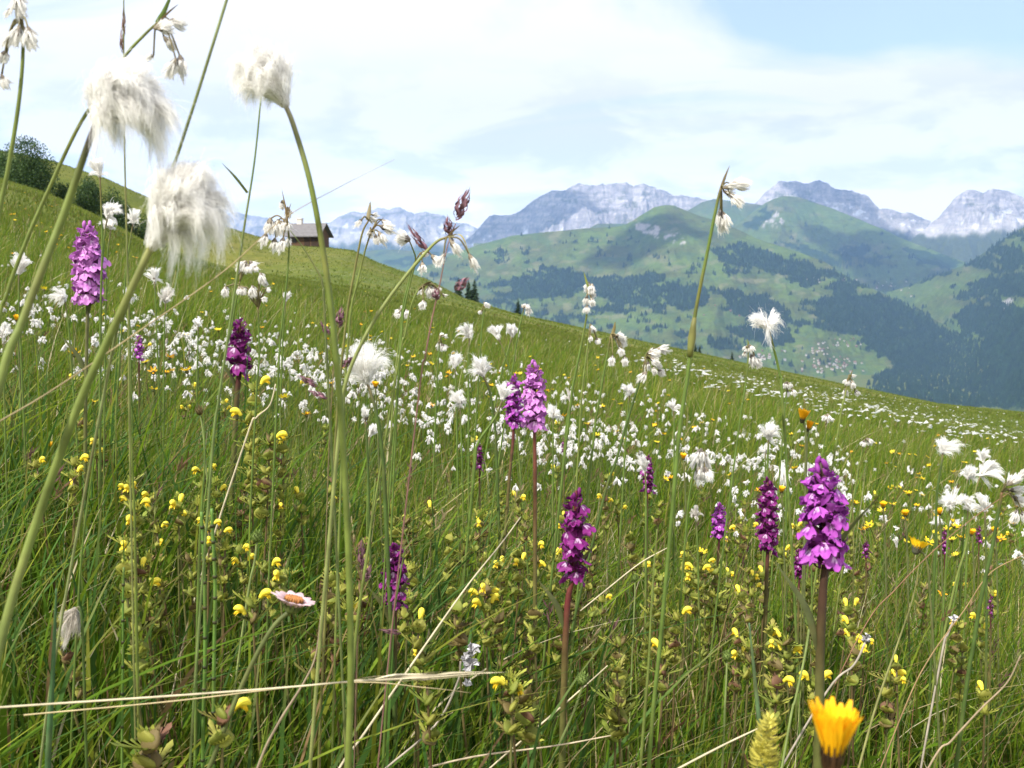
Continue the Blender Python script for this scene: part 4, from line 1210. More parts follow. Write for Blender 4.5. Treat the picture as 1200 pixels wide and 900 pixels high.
nodding('drooping brown-capped cluster below the arched pale stem', [(495, 335), (488, 343), (481, 362), (474, 395), (466, 430)],
        [(497, 338, 490, 345), (503, 335, 506, 350), (508, 336, 512, 350), (496, 352, 495, 364), (512, 338, 518, 340), (519, 346, 524, 346)], .85, 2.2, [{'p': [(490, 340), (500, 333), (506, 330)], 'w': 4, 'c': BR}], GREEN2, fat=1.4)
nodding('short cluster of white tufts left of the drooping brown-capped one', [(474, 362), (470, 385), (464, 430), (460, 480)], [(470, 362, 464, 372), (476, 363, 478, 374), (473, 358, 470, 362), (468, 366, 465, 373)], 1.1, 2, (), GREEN2, fat=1.5)
nodding('stem end of white tufts left of the ball-shaped white head', [(515, 398), (514, 415), (512, 450)], [(515, 394, 521, 391), (515, 400, 514, 410), (518, 403, 521, 413), (520, 393, 525, 395)], 1.3, 1.8, (), GREEN1, fat=1.5)
nodding('tiny brown-topped tufts just under the three spruces', [(568, 358), (566, 375), (563, 410)], [(568, 356, 575, 360), (565, 364, 560, 368), (567, 355, 571, 358)], 1.3, 1.8, (), GREEN1, fat=1.5)
nodding('tiny dark and white tufts below the lone spruce', [(614, 361), (611, 375), (604, 410)], [(614, 359, 622, 362), (618, 360, 621, 370), (611, 360, 617, 357)], 1.3, 1.8, (), GREEN1, fat=1.5)
nodding('crowded cluster with dark seeds below the shaggy hanging head, upper tufts', [(281, 330), (278, 345), (270, 390), (262, 430)],
        [(288, 306, 280, 318), (293, 306, 300, 318), (290, 310, 292, 322), (283, 312, 277, 320), (299, 312, 301, 320)], 1.0, 2.2, (), GREEN1, fat=1.5)
nodding('bent brown-headed cluster of tufts between the shaggy head and the hut', [(302, 360), (303, 385), (304, 420), (300, 470)],
        [(305, 320, 310, 334), (308, 328, 314, 336), (280, 336, 281, 347), (283, 336, 287, 347), (264, 336, 265, 349), (296, 335, 297, 350), (301, 340, 304, 352), (311, 338, 318, 342), (306, 350, 314, 352)], 1.0, 2.2,
        [{'p': [(302, 362), (306, 350), (312, 338)], 'w': 3, 'c': BR}], GREEN1, fat=1.4)
nodding('narrow hanging cluster before the dark woods at mid picture', [(688, 345), (688, 365), (683, 395), (674, 440), (668, 480)],
        [(690, 331, 688, 344), (694, 333, 692, 346), (688, 347, 685, 358), (693, 349, 695, 360), (688, 358, 686, 369), (692, 341, 697, 349)], 1.0, 2.6, [{'p': [(690, 338), (687, 328), (684, 318)], 'w': 3, 'c': GREEN2}], GREEN1, fat=1.3)
nodding('small brown-topped cluster just below the narrow hanging one', [(691, 385), (688, 410), (683, 450), (680, 490)], [(692, 380, 694, 389), (694, 383, 698, 390), (692, 393, 692, 401), (699, 396, 702, 404)], 1.15, 2, (), GREEN2, fat=1.4)
nodding('four white tufts on a brown-sheathed stem left of the silky pair at mid right', [(716, 392), (710, 425), (702, 470), (695, 520)],
        [(719, 395, 735, 399), (722, 398, 735, 408), (726, 407, 730, 418), (732, 418, 733, 430), (718, 417, 716, 430), (722, 393, 732, 394)], 1.0, 2.6, [{'p': [(717, 396), (720, 385), (721, 377)], 'w': 4.5, 'c': (.23, .2, .08)}], GREEN1, fat=1.35)
nodding('plump cluster of white tufts on a dark-necked stem, right of the four white tufts', [(757, 419), (748, 452), (736, 490), (722, 540), (706, 590)],
        [(760, 413, 775, 415), (763, 420, 773, 428), (770, 409, 786, 410), (760, 424, 757, 436), (766, 430, 768, 440), (772, 432, 778, 442), (757, 436, 748, 448), (768, 428, 777, 431)], .95, 3,
        [{'p': [(756, 420), (760, 412), (764, 405)], 'w': 3, 'c': (.24, .26, .08)}], GREEN3, fat=1.4)
nodding('tall bent sedge stem with four nodding tufts against the green hill', [(845, 220), (840, 240), (828, 300), (814, 372), (806, 440), (797, 500), (786, 620), (773, 760), (764, 850)],
        [(848, 220, 866, 217), (856, 216, 883, 217), (856, 228, 872, 243), (844, 246, 848, 276), (848, 224, 862, 230), (846, 248, 854, 270)], .62, 4.5,
        [{'p': [(843, 228), (849, 210), (855, 194)], 'w': 4, 'c': (.20, .16, .08)}], GREEN1, fat=.95, sheath=(.30, .38, 1.7, (.15, .16, .045)))
nodding('two dense white tufts right of the tall bent sedge on the lower meadow edge', [(877, 407), (876, 430), (871, 470), (866, 500)], [(876, 405, 872, 413), (878, 404, 882, 414), (881, 415, 883, 430), (885, 420, 889, 432), (873, 412, 872, 419)], 1.05, 2.2, [{'p': [(877, 408), (877, 402), (876, 397)], 'w': 2, 'c': GREEN2}], GREEN1, fat=1.5)
nodding('small cream tufts at the crest under the flat windblown head', [(994, 443), (990, 465), (983, 500)], [(996, 440, 1003, 441), (995, 444, 989, 452), (998, 446, 1000, 456), (1002, 458, 1007, 463), (991, 455, 990, 465)], 1.2, 2, [{'p': [(995, 445), (998, 438), (999, 433)], 'w': 2, 'c': OLIVE1}], GREEN2, fat=1.4)
nodding('tiny white tufts on the crest right of the twin white tufts', [(922, 450), (921, 470), (918, 500)], [(921, 448, 919, 455), (924, 449, 928, 454), (928, 456, 932, 464), (923, 458, 921, 466)], 1.3, 1.8, (), GREEN1, fat=1.5)
nodding('bell-shaped white cluster at mid right, below the spiky white head', [(822, 530), (814, 550), (808, 580), (804, 620)], [(820, 528, 814, 552), (824, 530, 828, 552), (818, 545, 820, 568), (826, 548, 831, 567), (822, 526, 819, 542)], 1.1, 2.2, (), GREEN1, fat=1.3)
nodding('half cluster of grey tufts cut by the right picture edge', [(1174, 577), (1170, 600), (1162, 645), (1150, 700), (1140, 760), (1132, 810)],
        [(1181, 568, 1196, 556), (1183, 574, 1203, 575), (1186, 582, 1204, 592), (1192, 598, 1186, 614), (1198, 600, 1202, 612), (1194, 560, 1206, 549)], .75, 4.5, [{'p': [(1174, 578), (1182, 563), (1190, 548)], 'w': 5, 'c': OLIVE1}], GREEN3, fat=1.2, top=(.13, .07, .03))
nodding('thin stem with two white tufts left of the flat-topped head at upper right', [(1012, 520), (1008, 540), (1004, 560)], [(1016, 514, 1022, 521), (1013, 516, 1010, 524)], 1.35, 1.8, [{'p': [(1013, 516), (1018, 511), (1023, 508)], 'w': 2, 'c': OLIVE1}], GREEN2, fat=1.5)
nodding('scattered white tufts left of the two-tufted thin stem at upper right', [(968, 498), (966, 520), (962, 545)], [(970, 485, 971, 495), (967, 486, 965, 494), (973, 490, 977, 494)], 1.4, 1.8, (), GREEN1, fat=1.5)
nodding('closed grey cotton bud beside the egg-shaped white head', [(428, 494), (430, 515), (431, 545)], [(429, 492, 426, 476)], .95, 2.5, (), GREEN3, fat=1.3)

# ------------------------------------------------------------------ orchids
def orchid_flower(cl, cd, seed, frill=.12):
    """one flower, about 1 unit wide, facing +Y: three-lobed lip with dark loops, two wings, hood, spur and bract"""
    g = random.Random(seed)
    mb = MB()
    nu, nv = 15, 7; ph0 = g.uniform(0, 6.28)
    vs = []; cs = []; fs = []
    for j in range(nv):
        t = j / (nv - 1)
        for i in range(nu):
            u = i / (nu - 1) * 2 - 1
            wd = .13 + .36 * math.sin(min(t * 1.2, 1) * math.pi * .60)
            lob = 1 - (.30 * (.5 + .5 * math.cos((abs(u) - .42) * math.pi * 4.2))) * (t > .7) * (abs(u) > .18) - .22 * abs(u) ** 3
            x = u * wd
            y = .20 + .26 * t - .30 * abs(u) ** 2 * t + math.sin(u * 7.5 + ph0) * frill * .38 * t * t
            z = -.04 - .56 * t * lob + math.cos(u * 6 + ph0) * frill * .12 * t
            vs.append((x, y, z))
            c = Vector(cl) * (.92 + .22 * t)
            mark = (abs(abs(u) - .42) < .13 and .15 < t < .75) or (abs(u) < .1 and .3 < t < .6)
            if mark and g.random() < .75: c = Vector(cd)
            elif t < .5 and abs(u) < .35: c = Vector(cl).lerp(Vector((.80, .62, .82)), .5)
            cs.append(tuple(c))
    for j in range(nv - 1):
        for i in range(nu - 1):
            a = j * nu + i; fs.append((a, a + 1, a + nu + 1, a + nu))
    mb.add(vs, fs, 0, cs)
    for s in (-1, 1):                       # wings
        mb.blade(catmull([(s * .06, .08, .04), (s * .36, .22, .24 + g.uniform(-.08, .08)), (s * .62, .12, .42 + g.uniform(-.15, .15))], 4), [.10, .26, .24, .02], (0, .4, 1), 0, .35, tuple(Vector(cl).lerp(Vector(cd), .25 + .5 * g.random())))
        mb.blade(catmull([(s * .03, .03, .05), (s * .14, .24, .26), (s * .05, .42, .25)], 3), [.10, .24, .04], (1, 0, .3 * s), 0, .3, tuple(Vector(cl).lerp(Vector(cd), .3)))
    mb.blade(catmull([(0, .0, .06), (0, .16, .34), (0, .38, .36)], 4), [.12, .28, .05], (1, 0, 0), 0, -.5, tuple(Vector(cl).lerp(Vector(cd), .6)))
    mb.tube(catmull([(0, .12, -.05), (0, -.12, -.22), (0, -.25, -.42)], 3), [.09, .07, .03], 6, 0, tuple(Vector(cl).lerp(Vector(cd), .5)))
    mb.tube([(0, .1, 0), (0, -.2, -.12), (0, -.42, -.30)], [.07, .09, .06], 6, 0, (.09, .03, .04))
    mb.blade(catmull([(0, -.44, -.32), (g.uniform(-.1, .1), -.10, -.36), (g.uniform(-.2, .2), .42, -.10 + g.uniform(-.2, .2))], 5), [.12, .17, .10, .01], (1, 0, 0), 0, .4, tuple(Vector((.085, .022, .04)) * g.uniform(.7, 1.5)))
    return mb.mesh('flower', [petal_m])


def orchid_bud(cl, seed):
    mb = MB(); mb.ball((0, .1, .1), (.15, .15, .30), 0, cl, 7, 5, Matrix.Rotation(-.5, 3, 'X'))
    mb.blade(catmull([(0, -.1, -.2), (0, .12, .1), (0, .1, .5)], 3), [.2, .18, .01], (1, 0, 0), 0, .4, (.09, .025, .045))
    return mb.mesh('flower', [petal_m])


OC = {'lilac': ((.50, .19, .51), (.27, .045, .30)), 'magenta': ((.33, .060, .36), (.15, .014, .18)), 'dark': ((.175, .014, .145), (.075, .005, .062))}
OF = {k: [orchid_flower(a, b, 5 + i, .10 + .05 * i) for i in range(4)] for k, (a, b) in OC.items()}
OB = {k: [orchid_bud(tuple(Vector(a).lerp(Vector(b), .4)), i) for i in range(2)] for k, (a, b) in OC.items()}


def orchid(label, cx_, ytop, ybot, w, Y, kind, path=(), n=None, stem_w=5, stem_c=(.075, .022, .022), loose=0.0, leaf=True, lean=0.0, leafsize=1.0):
    s = px_m(Y)
    top = P(cx_ + lean, ytop + 4, Y); bot = P(cx_, ybot, Y)
    pts = catmull([top, bot], 6)[:-1] + stem_pts([(cx_, ybot)] + list(path or [(cx_ - 1, ybot + 40)]), Y)
    b = base_of(pts)
    t = thing('orchid', b, label, 'orchid', 'purple spotted orchids')
    w0 = stem_w * s * .5
    mb = MB(); cols = []
    k = len(pts)
    for i in range(k): cols += [tuple(Vector(stem_c).lerp(Vector((.10, .12, .03)), max(0, min(1, (i / (k - 1) - .35) * 2.2))))] * 8
    mb.tube(pts, [w0 * .45, w0 * .9, w0, w0 * 1.2], 8, 0, cols); mb.obj('stem', [stem_m], t, b)
    H = (ybot - ytop) * s; Wd = w * s
    fsz = Wd * (.47 if not loose else .50)
    n = n or int(max(8, min(46, H / fsz * (7.2 - 2.6 * loose))))
    axis = (top - bot)
    for i in range(n):
        f = (i + .3) / n
        p = bot.lerp(top, f) - b
        a = i * 2.39996 + R.uniform(-.25, .25)
        taper = 1.0 if f < .55 else 1 - (f - .55) * 1.25
        rr = Wd * .5 * (.58 + .10 * math.sin(f * 3.1)) * taper * (1 - loose * .2) - fsz * .30 * taper
        sz = fsz * (1.08 - .45 * max(0, f - .5) * 1.6) * R.uniform(.8, 1.2)
        bud = f > .9
        o = link(bpy.data.objects.new('flower', R.choice(OB[kind] if bud else OF[kind])), t)
        o.location = p + Vector((math.cos(a), math.sin(a), 0)) * max(rr, .06 * Wd)
        tilt = R.uniform(-.45, .40) + (.75 if bud else .15) + loose * R.uniform(-.4, .5)
        o.rotation_euler = (tilt, R.uniform(-.5, .5), a - math.pi / 2 + R.uniform(-.35, .35))
        o.scale = (sz, sz, sz)
    if leaf and w > 30:
        for q in range(2):
            f = .15 + .25 * q
            i = min(k - 2, 7 + int((k - 8) * f)); p = Vector(pts[i]); sgn = -1 if q else 1
            l = .045 * leafsize
            mb = MB(); mb.blade(catmull([p, p + Vector((sgn * l * .15, -.004, l * .5)), p + Vector((sgn * l * .5, -.008, l))], 5), [.003, .006, .004, .0004], (1, .5, 0), 0, .5, (.085, .10, .035)); mb.obj('leaf', [stem_m], t, b)
    return t


orchid('largest magenta orchid in full bloom on a thick dark stem at the right', 968, 538, 655, 64, .62, 'magenta', [(964, 700), (961, 770), (960, 840)], 36, 12, (.050, .026, .016), lean=-6, leafsize=1.4)
orchid('tall lilac orchid at the left in front of the slope', 103, 258, 348, 42, 1.15, 'lilac', [(102, 380), (101, 440), (100, 500)], 40, 4.5, (.12, .12, .05))
orchid('dark violet orchid with few open flowers left of the tall arched stem', 281, 372, 432, 38, 1.45, 'dark', [(279, 450), (277, 475)], None, 7, loose=.7)
orchid('pale lilac orchid on a straight bare red-brown stem at mid picture', 626, 420, 496, 36, .95, 'lilac', [(627, 540), (627, 600), (627, 680)], 34, 5, (.13, .045, .03), leaf=False)
orchid('darker purple orchid standing close behind the pale straight-stemmed one', 602, 436, 497, 25, 1.25, 'magenta', [(601, 520), (597, 560)], 30, 4, (.11, .03, .03), leaf=False)
orchid('deep purple loose-flowered orchid with a dark red stem at lower centre', 672, 571, 678, 48, .80, 'dark', [(666, 700), (663, 740), (661, 800)], None, 8, (.10, .012, .020), loose=.8, lean=3)
orchid('dark purple orchid low in the grass left of the lower centre', 463, 634, 706, 38, .86, 'dark', [(463, 730), (463, 760)], 26, 5, loose=.3)
orchid('slim dark purple orchid just left of the largest magenta one', 900, 556, 642, 30, 1.2, 'dark', [(899, 660), (898, 690)], 34, 5, loose=.1)
orchid('small violet orchid beside the closed grey-white bud', 843, 586, 628, 21, 1.4, 'magenta', [(842, 645), (841, 660)], 22, 3, loose=.2)
orchid('violet orchid partly hidden by an egg-shaped white head', 759, 530, 575, 18, 1.25, 'dark', [(758, 590), (758, 610)], 22, 3, loose=.1)
orchid('small violet orchid between the left stems above the yellow rattle', 163, 389, 420, 13, 1.5, 'magenta', [(163, 435), (163, 450)], 16, 2.5)
orchid('wilting dull purple orchid left of the bare red-brown stems', 562, 516, 550, 13, 1.35, 'dark', [(562, 565), (562, 580)], 12, 2.5, loose=.6)
orchid('thin dark orchid under the second row of white heads at the right', 1107, 615, 650, 11, 1.5, 'dark', [(1107, 665), (1107, 680)], 18, 2.2)
orchid('tiny dark orchid right of the thin one near the right edge', 1147, 612, 636, 9, 1.6, 'dark', [(1147, 650), (1147, 660)], 12, 2)
orchid('wilted dark orchid in the grass right of the largest magenta one', 1015, 630, 653, 12, 1.4, 'dark', [(1015, 665), (1015, 680)], 12, 2, loose=.5)
orchid('dark orchid hidden at the left foot of the largest magenta one', 937, 640, 676, 18, 1.2, 'dark', [(936, 690), (936, 700)], 16, 3, loose=.3)
orchid('withered narrow purple orchid low at the right side', 1161, 692, 722, 9, 1.1, 'dark', [(1161, 735), (1161, 750)], 10, 2, loose=.6)
orchid('short reddish orchid bud spike behind the bare red-brown stem', 661, 510, 530, 9, 1.6, 'dark', [(661, 545), (661, 560)], 10, 2, loose=.4)

# ------------------------------------------------------------------ yellow rattle
YB = (.34, .36, .060); YB2 = (.23, .29, .045); BRN = (.19, .135, .06); RED = (.19, .095, .06)


def toothed(mb, p, d, up, l, w, col):
    """a triangular toothed bract"""
    p = Vector(p); d = Vector(d).normalized(); sd_ = d.cross(Vector(up)).normalized(); nn = sd_.cross(d)
    vs = [p]; fs = []
    n = 5
    for sg in (1, -1):
        for i in range(n):
            f = (i + .2) / n; wf = w * .5 * (1 - f) ** .8
            vs += [p + d * l * f + sd_ * sg * wf * .75 + nn * abs(wf) * .3, p + d * l * (f + .04) + sd_ * sg * wf * 1.15 + nn * wf * .45]
    vs.append(p + d * l + nn * l * .08)
    tip = len(vs) - 1
    for sg in range(2):
        o = 1 + sg * 2 * n
        seq = list(range(o, o + 2 * n)) + [tip]
        for a, b_ in zip(seq[:-1], seq[1:]): fs.append((0, a, b_) if sg == 0 else (0, b_, a))
    mb.add(vs, fs, 0, col)


def calyx_mesh(col):
    mb = MB()
    n, m = 10, 6
    vs = []; fs = []; cs = []
    for j in range(m + 1):
        t = j / m
        for i in range(n):
            a = 2 * math.pi * i / n
            r = math.sin(math.pi * (t * .88 + .04)) ** .7
            vs.append((math.cos(a) * r * .52, math.sin(a) * r * .17, t * 1.0)); cs.append(tuple(Vector(col).lerp(Vector(BRN), max(0, math.sin(a * 5) * .3 + t * .35))))
    for j in range(m):
        for i in range(n): fs.append((j * n + i, j * n + (i + 1) % n, (j + 1) * n + (i + 1) % n, (j + 1) * n + i))
    mb.add(vs, fs, 0, cs)
    for i in range(4):
        a = math.pi / 2 * i + .4
        mb.blade([(math.cos(a) * .12, math.sin(a) * .08, .95), (math.cos(a) * .16, math.sin(a) * .1, 1.22)], [.14, .01], (-math.sin(a), math.cos(a), 0), 0, .2, col)
    return mb.mesh('calyx', [bract_m])


def rattle_flower_mesh():
    mb = MB()
    mb.tube(catmull([(0, 0, 0), (0, .25, .42), (0, .62, .62), (0, 1.0, .50)], 4), [.17, .20, .27, .30, .24, .08], 8, 0, (.86, .74, .07))
    mb.tube(catmull([(0, .32, .30), (0, .66, .26), (0, .92, .02)], 3), [.15, .18, .06], 7, 0, (.78, .54, .02))
    for s in (-1, 1): mb.blade(catmull([(0, .45, .28), (s * .2, .72, .15), (s * .28, .88, -.08)], 3), [.1, .22, .03], (1, 0, 0), 0, .3, (.82, .60, .03))
    return mb.mesh('flower', [yel_m])


CAL = [calyx_mesh(c) for c in (YB, YB2, (.17, .135, .05), RED)]
RFL = rattle_flower_mesh()


def rattle(loc, H, tiers, flowers, label, group, seed, brown=.2, size=.011, facing=None):
    """upright stem, pairs of toothed bracts, an inflated calyx in each axil, hooded yellow flowers at the top"""
    g = random.Random(seed)
    b = Vector(loc)
    t = thing('yellow_rattle', b, label, 'yellow rattle', group)
    mb = MB()
    sw = Vector((g.uniform(-.04, .04), g.uniform(-.03, .03), 0))
    tp = Vector((0, 0, H)) + sw
    sp_ = catmull([(0, 0, -.01), tp * .5 + sw * .2, tp], 6)
    scol = tuple(Vector((.12, .13, .04)).lerp(Vector(DKRED), g.uniform(.1, .6)))
    mb.tube(sp_, [.0014, .0012, .0009], 5, 0, scol); mb.obj('stem', [stem_m], t)
    br = MB()
    nfl = 0
    for k in range(tiers):
        f = 1 - k / (tiers + .6) * (.017 * tiers / H if H > .05 else .8)
        f = max(.25, min(1, f))
        p = sp_[min(len(sp_) - 1, int(f * (len(sp_) - 1)))]
        p = Vector((0, 0, 0)).lerp(tp, f)
        a0 = (facing if facing is not None else g.uniform(0, 6.28)) + (k % 2) * 1.57 + g.uniform(-.2, .2)
        for s in (0, math.pi):
            a = a0 + s; d = Vector((math.cos(a), math.sin(a), g.uniform(.25, .9)))
            c = Vector(g.choice([YB, YB2, YB])).lerp(Vector(g.choice([BRN, RED])), min(1, brown * g.uniform(0, 1.5)) if g.random() < .7 else 0)
            toothed(br, p, d, (0, 0, 1), size * g.uniform(1.4, 2.2), size * g.uniform(1.1, 1.7), tuple(c))
            if k > 0 or g.random() < .5:
                o = link(bpy.data.objects.new('calyx', CAL[2 if g.random() < brown * .6 else (3 if g.random() < brown * .3 else g.choice([0, 1]))]), t)
                o.location = p + Vector((d.x, d.y, .1)) * size * .25
                o.rotation_euler = (g.uniform(.35, .8), g.uniform(-.2, .2), a - math.pi / 2 + g.uniform(-.3, .3)); o.scale = (size * 1.25, size * 1.25, size * 1.1)
                if nfl < flowers and k < 4:
                    nfl += 1
                    fo = link(bpy.data.objects.new('flower', RFL), t)
                    fo.location = o.location + Vector((math.cos(a) * size * .38, math.sin(a) * size * .38, size * .75)); fo.rotation_euler = (g.uniform(-.3, .2), 0, a - math.pi / 2); fs_ = size * .90; fo.scale = (fs_, fs_, fs_)
    toothed(br, tp, (.15, 0, 1), (0, 1, 0), size * 1.2, size * .8, YB); toothed(br, tp, (-.15, .1, 1), (0, 1, .1), size * 1.1, size * .7, YB2)
    br.obj('bracts', [bract_m], t)
    return t


LAND = []          # things one can find, for telling repeats apart


def on_ground(px, py, hh):
    """where the pixel's ray is hh above the meadow"""
    U, V = px2uv(px, py)
    ys_ = np.geomspace(.55, 60, 500)
    d = V * ys_ - (gz(U * ys_, ys_) + hh)
    i = np.where(d <= 0)[0]
    if len(i) == 0: return None
    y = float(ys_[max(i[0] - 1, 0)] if i[0] else ys_[0])
    return U * y, y


def rattle_at(px, py, label, flowers=1, tiers=3, H=.20, brown=.2, size=.011, facing=None, group='yellow rattle in flower', Ymax=2.6):
    r = on_ground(px, py, H)
    x, y = r if r else (0, 2)
    y = min(y, Ymax)
    tp = P(px, py, y)
    base = Vector((tp.x, tp.y, gz1(tp.x, tp.y)))
    Hh = tp.z - base.z
    if Hh < .04: return None
    return rattle(base, Hh, tiers, flowers, label, group, int(px * 31 + py), brown, size, facing)


LM = [(968, 597, 'largest magenta orchid'), (103, 303, 'tall lilac orchid'), (281, 402, 'dark violet orchid'), (626, 458, 'pale lilac orchid'), (672, 625, 'loose-flowered purple orchid'),
      (463, 670, 'low dark purple orchid'), (900, 600, 'slim dark purple orchid'), (843, 607, 'small violet orchid'), (80, 735, 'grey furry cotton bud'), (345, 700, 'faded pinkish daisy'),
      (978, 865, 'blurred orange flower'), (425, 420, 'fluffy windblown white head'), (1078, 635, 'yellow daisy at the right'), (627, 590, 'bare red-brown orchid stem'), (550, 775, 'silvery dry flower head'),
      (757, 552, 'egg-shaped white head'), (205, 700, 'pair of jointed horsetail stems'), (410, 620, 'tall arched green stem')]
_used = set()


def where(px, py):
    ds = sorted(((px - a) ** 2 + ((py - b) * 1.1) ** 2, a, b, n) for a, b, n in LM)

    def rel(k):
        _, a, b, n = ds[k]
        dx, dy = px - a, py - b
        v = '' if abs(dy) < .45 * abs(dx) else ('above' if dy < 0 else 'below')
        h = '' if abs(dx) < .45 * abs(dy) else ('left' if dx < 0 else 'right')
        d = 'just ' if ds[k][0] ** .5 < 60 else ''
        w = (v + ' and ' + h + ' of') if v and h else (v or h + ' of')
        return d + w + ' the ' + n
    return rel(0), rel(1)


def unique_label(head, px, py):
    a, b = where(px, py)
    for s in (head + ' ' + a, head + ' ' + a + ', ' + b.replace('just ', '')):
        if s not in _used and len(s.split()) <= 16:
            _used.add(s); return s
    return None


def rattle_u(px, py, flowers=1, tiers=3, H=.23, brown=.2, size=.0098, facing=None, look=None):
    hd = look or {0: 'unopened yellow rattle', 1: 'yellow rattle with one open flower', 2: 'yellow rattle with two open flowers'}.get(flowers, 'many-flowered yellow rattle')
    lab = unique_label(hd, px, py)
    if lab is None: return
    rattle_at(px, py, lab, flowers, tiers, H, brown, size, facing)


# ---- the yellow rattle one can see
rattle_at(283, 462, 'tallest pale yellow-green rattle spike, right below the dark violet orchid', 2, 8, .24, .05, .0125, .2, Ymax=1.18)
rattle_at(301, 497, 'pale rattle spike with two yellow flowers, right of the tallest pale one', 2, 7, .22, .10, .0125, .1, Ymax=1.12)
rattle_at(272, 528, 'pale rattle spike in front of the tallest pale one, with fewer flowers', 1, 6, .20, .15, .0120, .0, Ymax=1.05)
rattle_at(317, 520, 'shorter pale rattle spike at the right edge of the pale rattle group', 1, 5, .20, .25, .0115, .4, Ymax=1.2)
for px, py, fl, ti, br in [(215, 556, 2, 3, .2), (350, 447, 2, 2, .2), (246, 458, 1, 3, .3), (535, 606, 2, 4, .25), (592, 594, 2, 3, .25), (484, 726, 1, 3, .2), (430, 712, 1, 3, .25), (362, 586, 1, 3, .35),
                           (735, 586, 2, 4, .2), (722, 590, 1, 4, .3), (795, 678, 2, 4, .2), (785, 720, 1, 4, .4), (888, 684, 1, 4, .25), (845, 712, 1, 3, .2), (950, 712, 1, 3, .3), (982, 780, 1, 3, .5), (1048, 798, 1, 4, .6),
                           (1086, 738, 1, 4, .6), (874, 622, 2, 4, .15), (536, 520, 2, 2, .3), (650, 552, 1, 2, .3), (748, 592, 2, 3, .2), (620, 652, 1, 4, .4), (745, 774, 1, 3, .4), (580, 823, 1, 3, .5), (310, 700, 2, 2, .2),
                           (357, 690, 1, 2, .2), (182, 712, 1, 2, .4), (188, 658, 1, 2, .3), (46, 548, 1, 2, .3), (1002, 716, 1, 3, .4), (1068, 742, 1, 3, .5), (1190, 700, 1, 3, .4), (1185, 632, 1, 2, .3), (700, 560, 1, 2, .3),
                           (665, 500, 1, 2, .3), (1030, 660, 1, 3, .4), (915, 660, 1, 3, .4), (1140, 780, 1, 3, .5), (880, 800, 1, 3, .3), (100, 446, 1, 2, .3), (170, 408, 2, 2, .2), (540, 540, 1, 2, .3), (500, 610, 1, 3, .4), (812, 640, 1, 3, .4),
                           (235, 850, 1, 2, .3), (935, 606, 1, 2, .3)]:
    rattle_u(px, py, fl, ti, .23, br)
rattle_u(128, 522, 0, 4, .20, .9, .013, None, 'tall brownish-red yellow rattle without open flowers')
rattle_u(728, 842, 0, 3, .2, .1, .013, None, 'large pale green toothed rattle top')
rattle_u(655, 846, 0, 3, .2, .5, .013, None, 'orange-brown withering rattle top')
rattle_u(612, 738, 0, 4, .2, .5, .013, None, 'stout half-brown rattle without open flowers')
rattle_u(18, 868, 0, 3, .2, .0, .016, None, 'pale green toothed rattle top at the bottom left corner')
rattle_u(150, 858, 0, 3, .2, .9, .013, None, 'dark brown-podded rattle')
for k in range(100):                                     # the rest have closed: pods and bracts only
    if k < 78: px, py = R.uniform(420, 1195), R.triangular(545, 815, 660)
    else: px, py = R.uniform(10, 430), R.triangular(480, 800, 600)
    r = rattle_at(px, py, 'yellow rattle gone over, with olive-brown closed pods among the grass', 0, R.choice([3, 4, 5, 6]), R.uniform(.17, .24), R.uniform(.05, .8), R.uniform(.0085, .0118), None, 'yellow rattle without open flowers', 2.4)
for k in range(56):
    if k < 34: px, py, z = R.uniform(440, 1195), R.triangular(530, 850, 640), 'among the grass right of the tall arched green stem'
    else: px, py, z = R.uniform(60, 395), R.triangular(440, 760, 540), 'among the grass left of the tall arched green stem'
    rattle_at(px, py, 'small yellow-flowered rattle ' + z, R.choice([1, 2, 2, 3]), R.choice([2, 3, 4]), R.uniform(.20, .25), R.uniform(.05, .4), R.uniform(.0070, .0108), None, 'small flowering rattles ' + z, 2.6)

# ---- white tufts of the dense band: the 300 that show largest are plants of their own
def dot_arrays(kind, seed):
    g = np.random.default_rng(seed)
    parts = []
    if kind == 0: cs = [((0, 0, 0), (0, 0, .004), .013, (.002, 0, -.005))]
    elif kind == 1: cs = [((0, 0, 0), (.002, 0, .001), .014, (.007, 0, -.006))]
    elif kind == 2: cs = [((-.006, 0, -.004), (-.010, 0, -.014), .008, (0, 0, -.005)), ((.005, .003, -.004), (.008, .002, -.013), .008, (.002, 0, -.005)), ((0, -.002, 0), (.002, 0, -.002), .009, (.002, 0, -.006))]
    else: cs = [((0, 0, 0), (-.004, 0, -.004), .009, (-.004, 0, -.010)), ((.002, 0, -.006), (.009, 0, -.020), .008, (.003, 0, -.010))]
    for i, (a, c, r, f) in enumerate(cs):
        parts.append(tuft_arrays(a, c, r, f, 16 if len(cs) < 2 else 10, 9, 3, .0024, .1, seed + i, .4))
    V, F, C = join(parts)
    h = .36
    mb = MB(); mb.tube(catmull([(0, 0, 0), (.012 * g.uniform(-1, 1), .0, -h * .4), (.05 * g.uniform(-1, 1), .03 * g.uniform(-1, 1), -h)], 3), [.0010, .0014, .0016], 4, 1, (.085, .125, .03), False)
    SV = np.array(mb.v); SF = np.array([f for f in mb.f]); SC_ = np.array(mb.c)
    mi = np.concatenate([np.zeros(len(F), int), np.ones(len(SF), int)])
    F2 = np.concatenate([F, SF + len(V)])
    return np.concatenate([V, SV]), F2, np.concatenate([C, SC_]), mi


DOTS = []
for i in range(8):
    V, F, C, mi = dot_arrays([0, 1, 2, 0, 1, 3, 2, 0][i], 500 + i * 9)
    DOTS.append((V, F, C, mi, np_mesh('cotton_grass_plant', V, F, [cotton_m, stem_m], C, mi)))


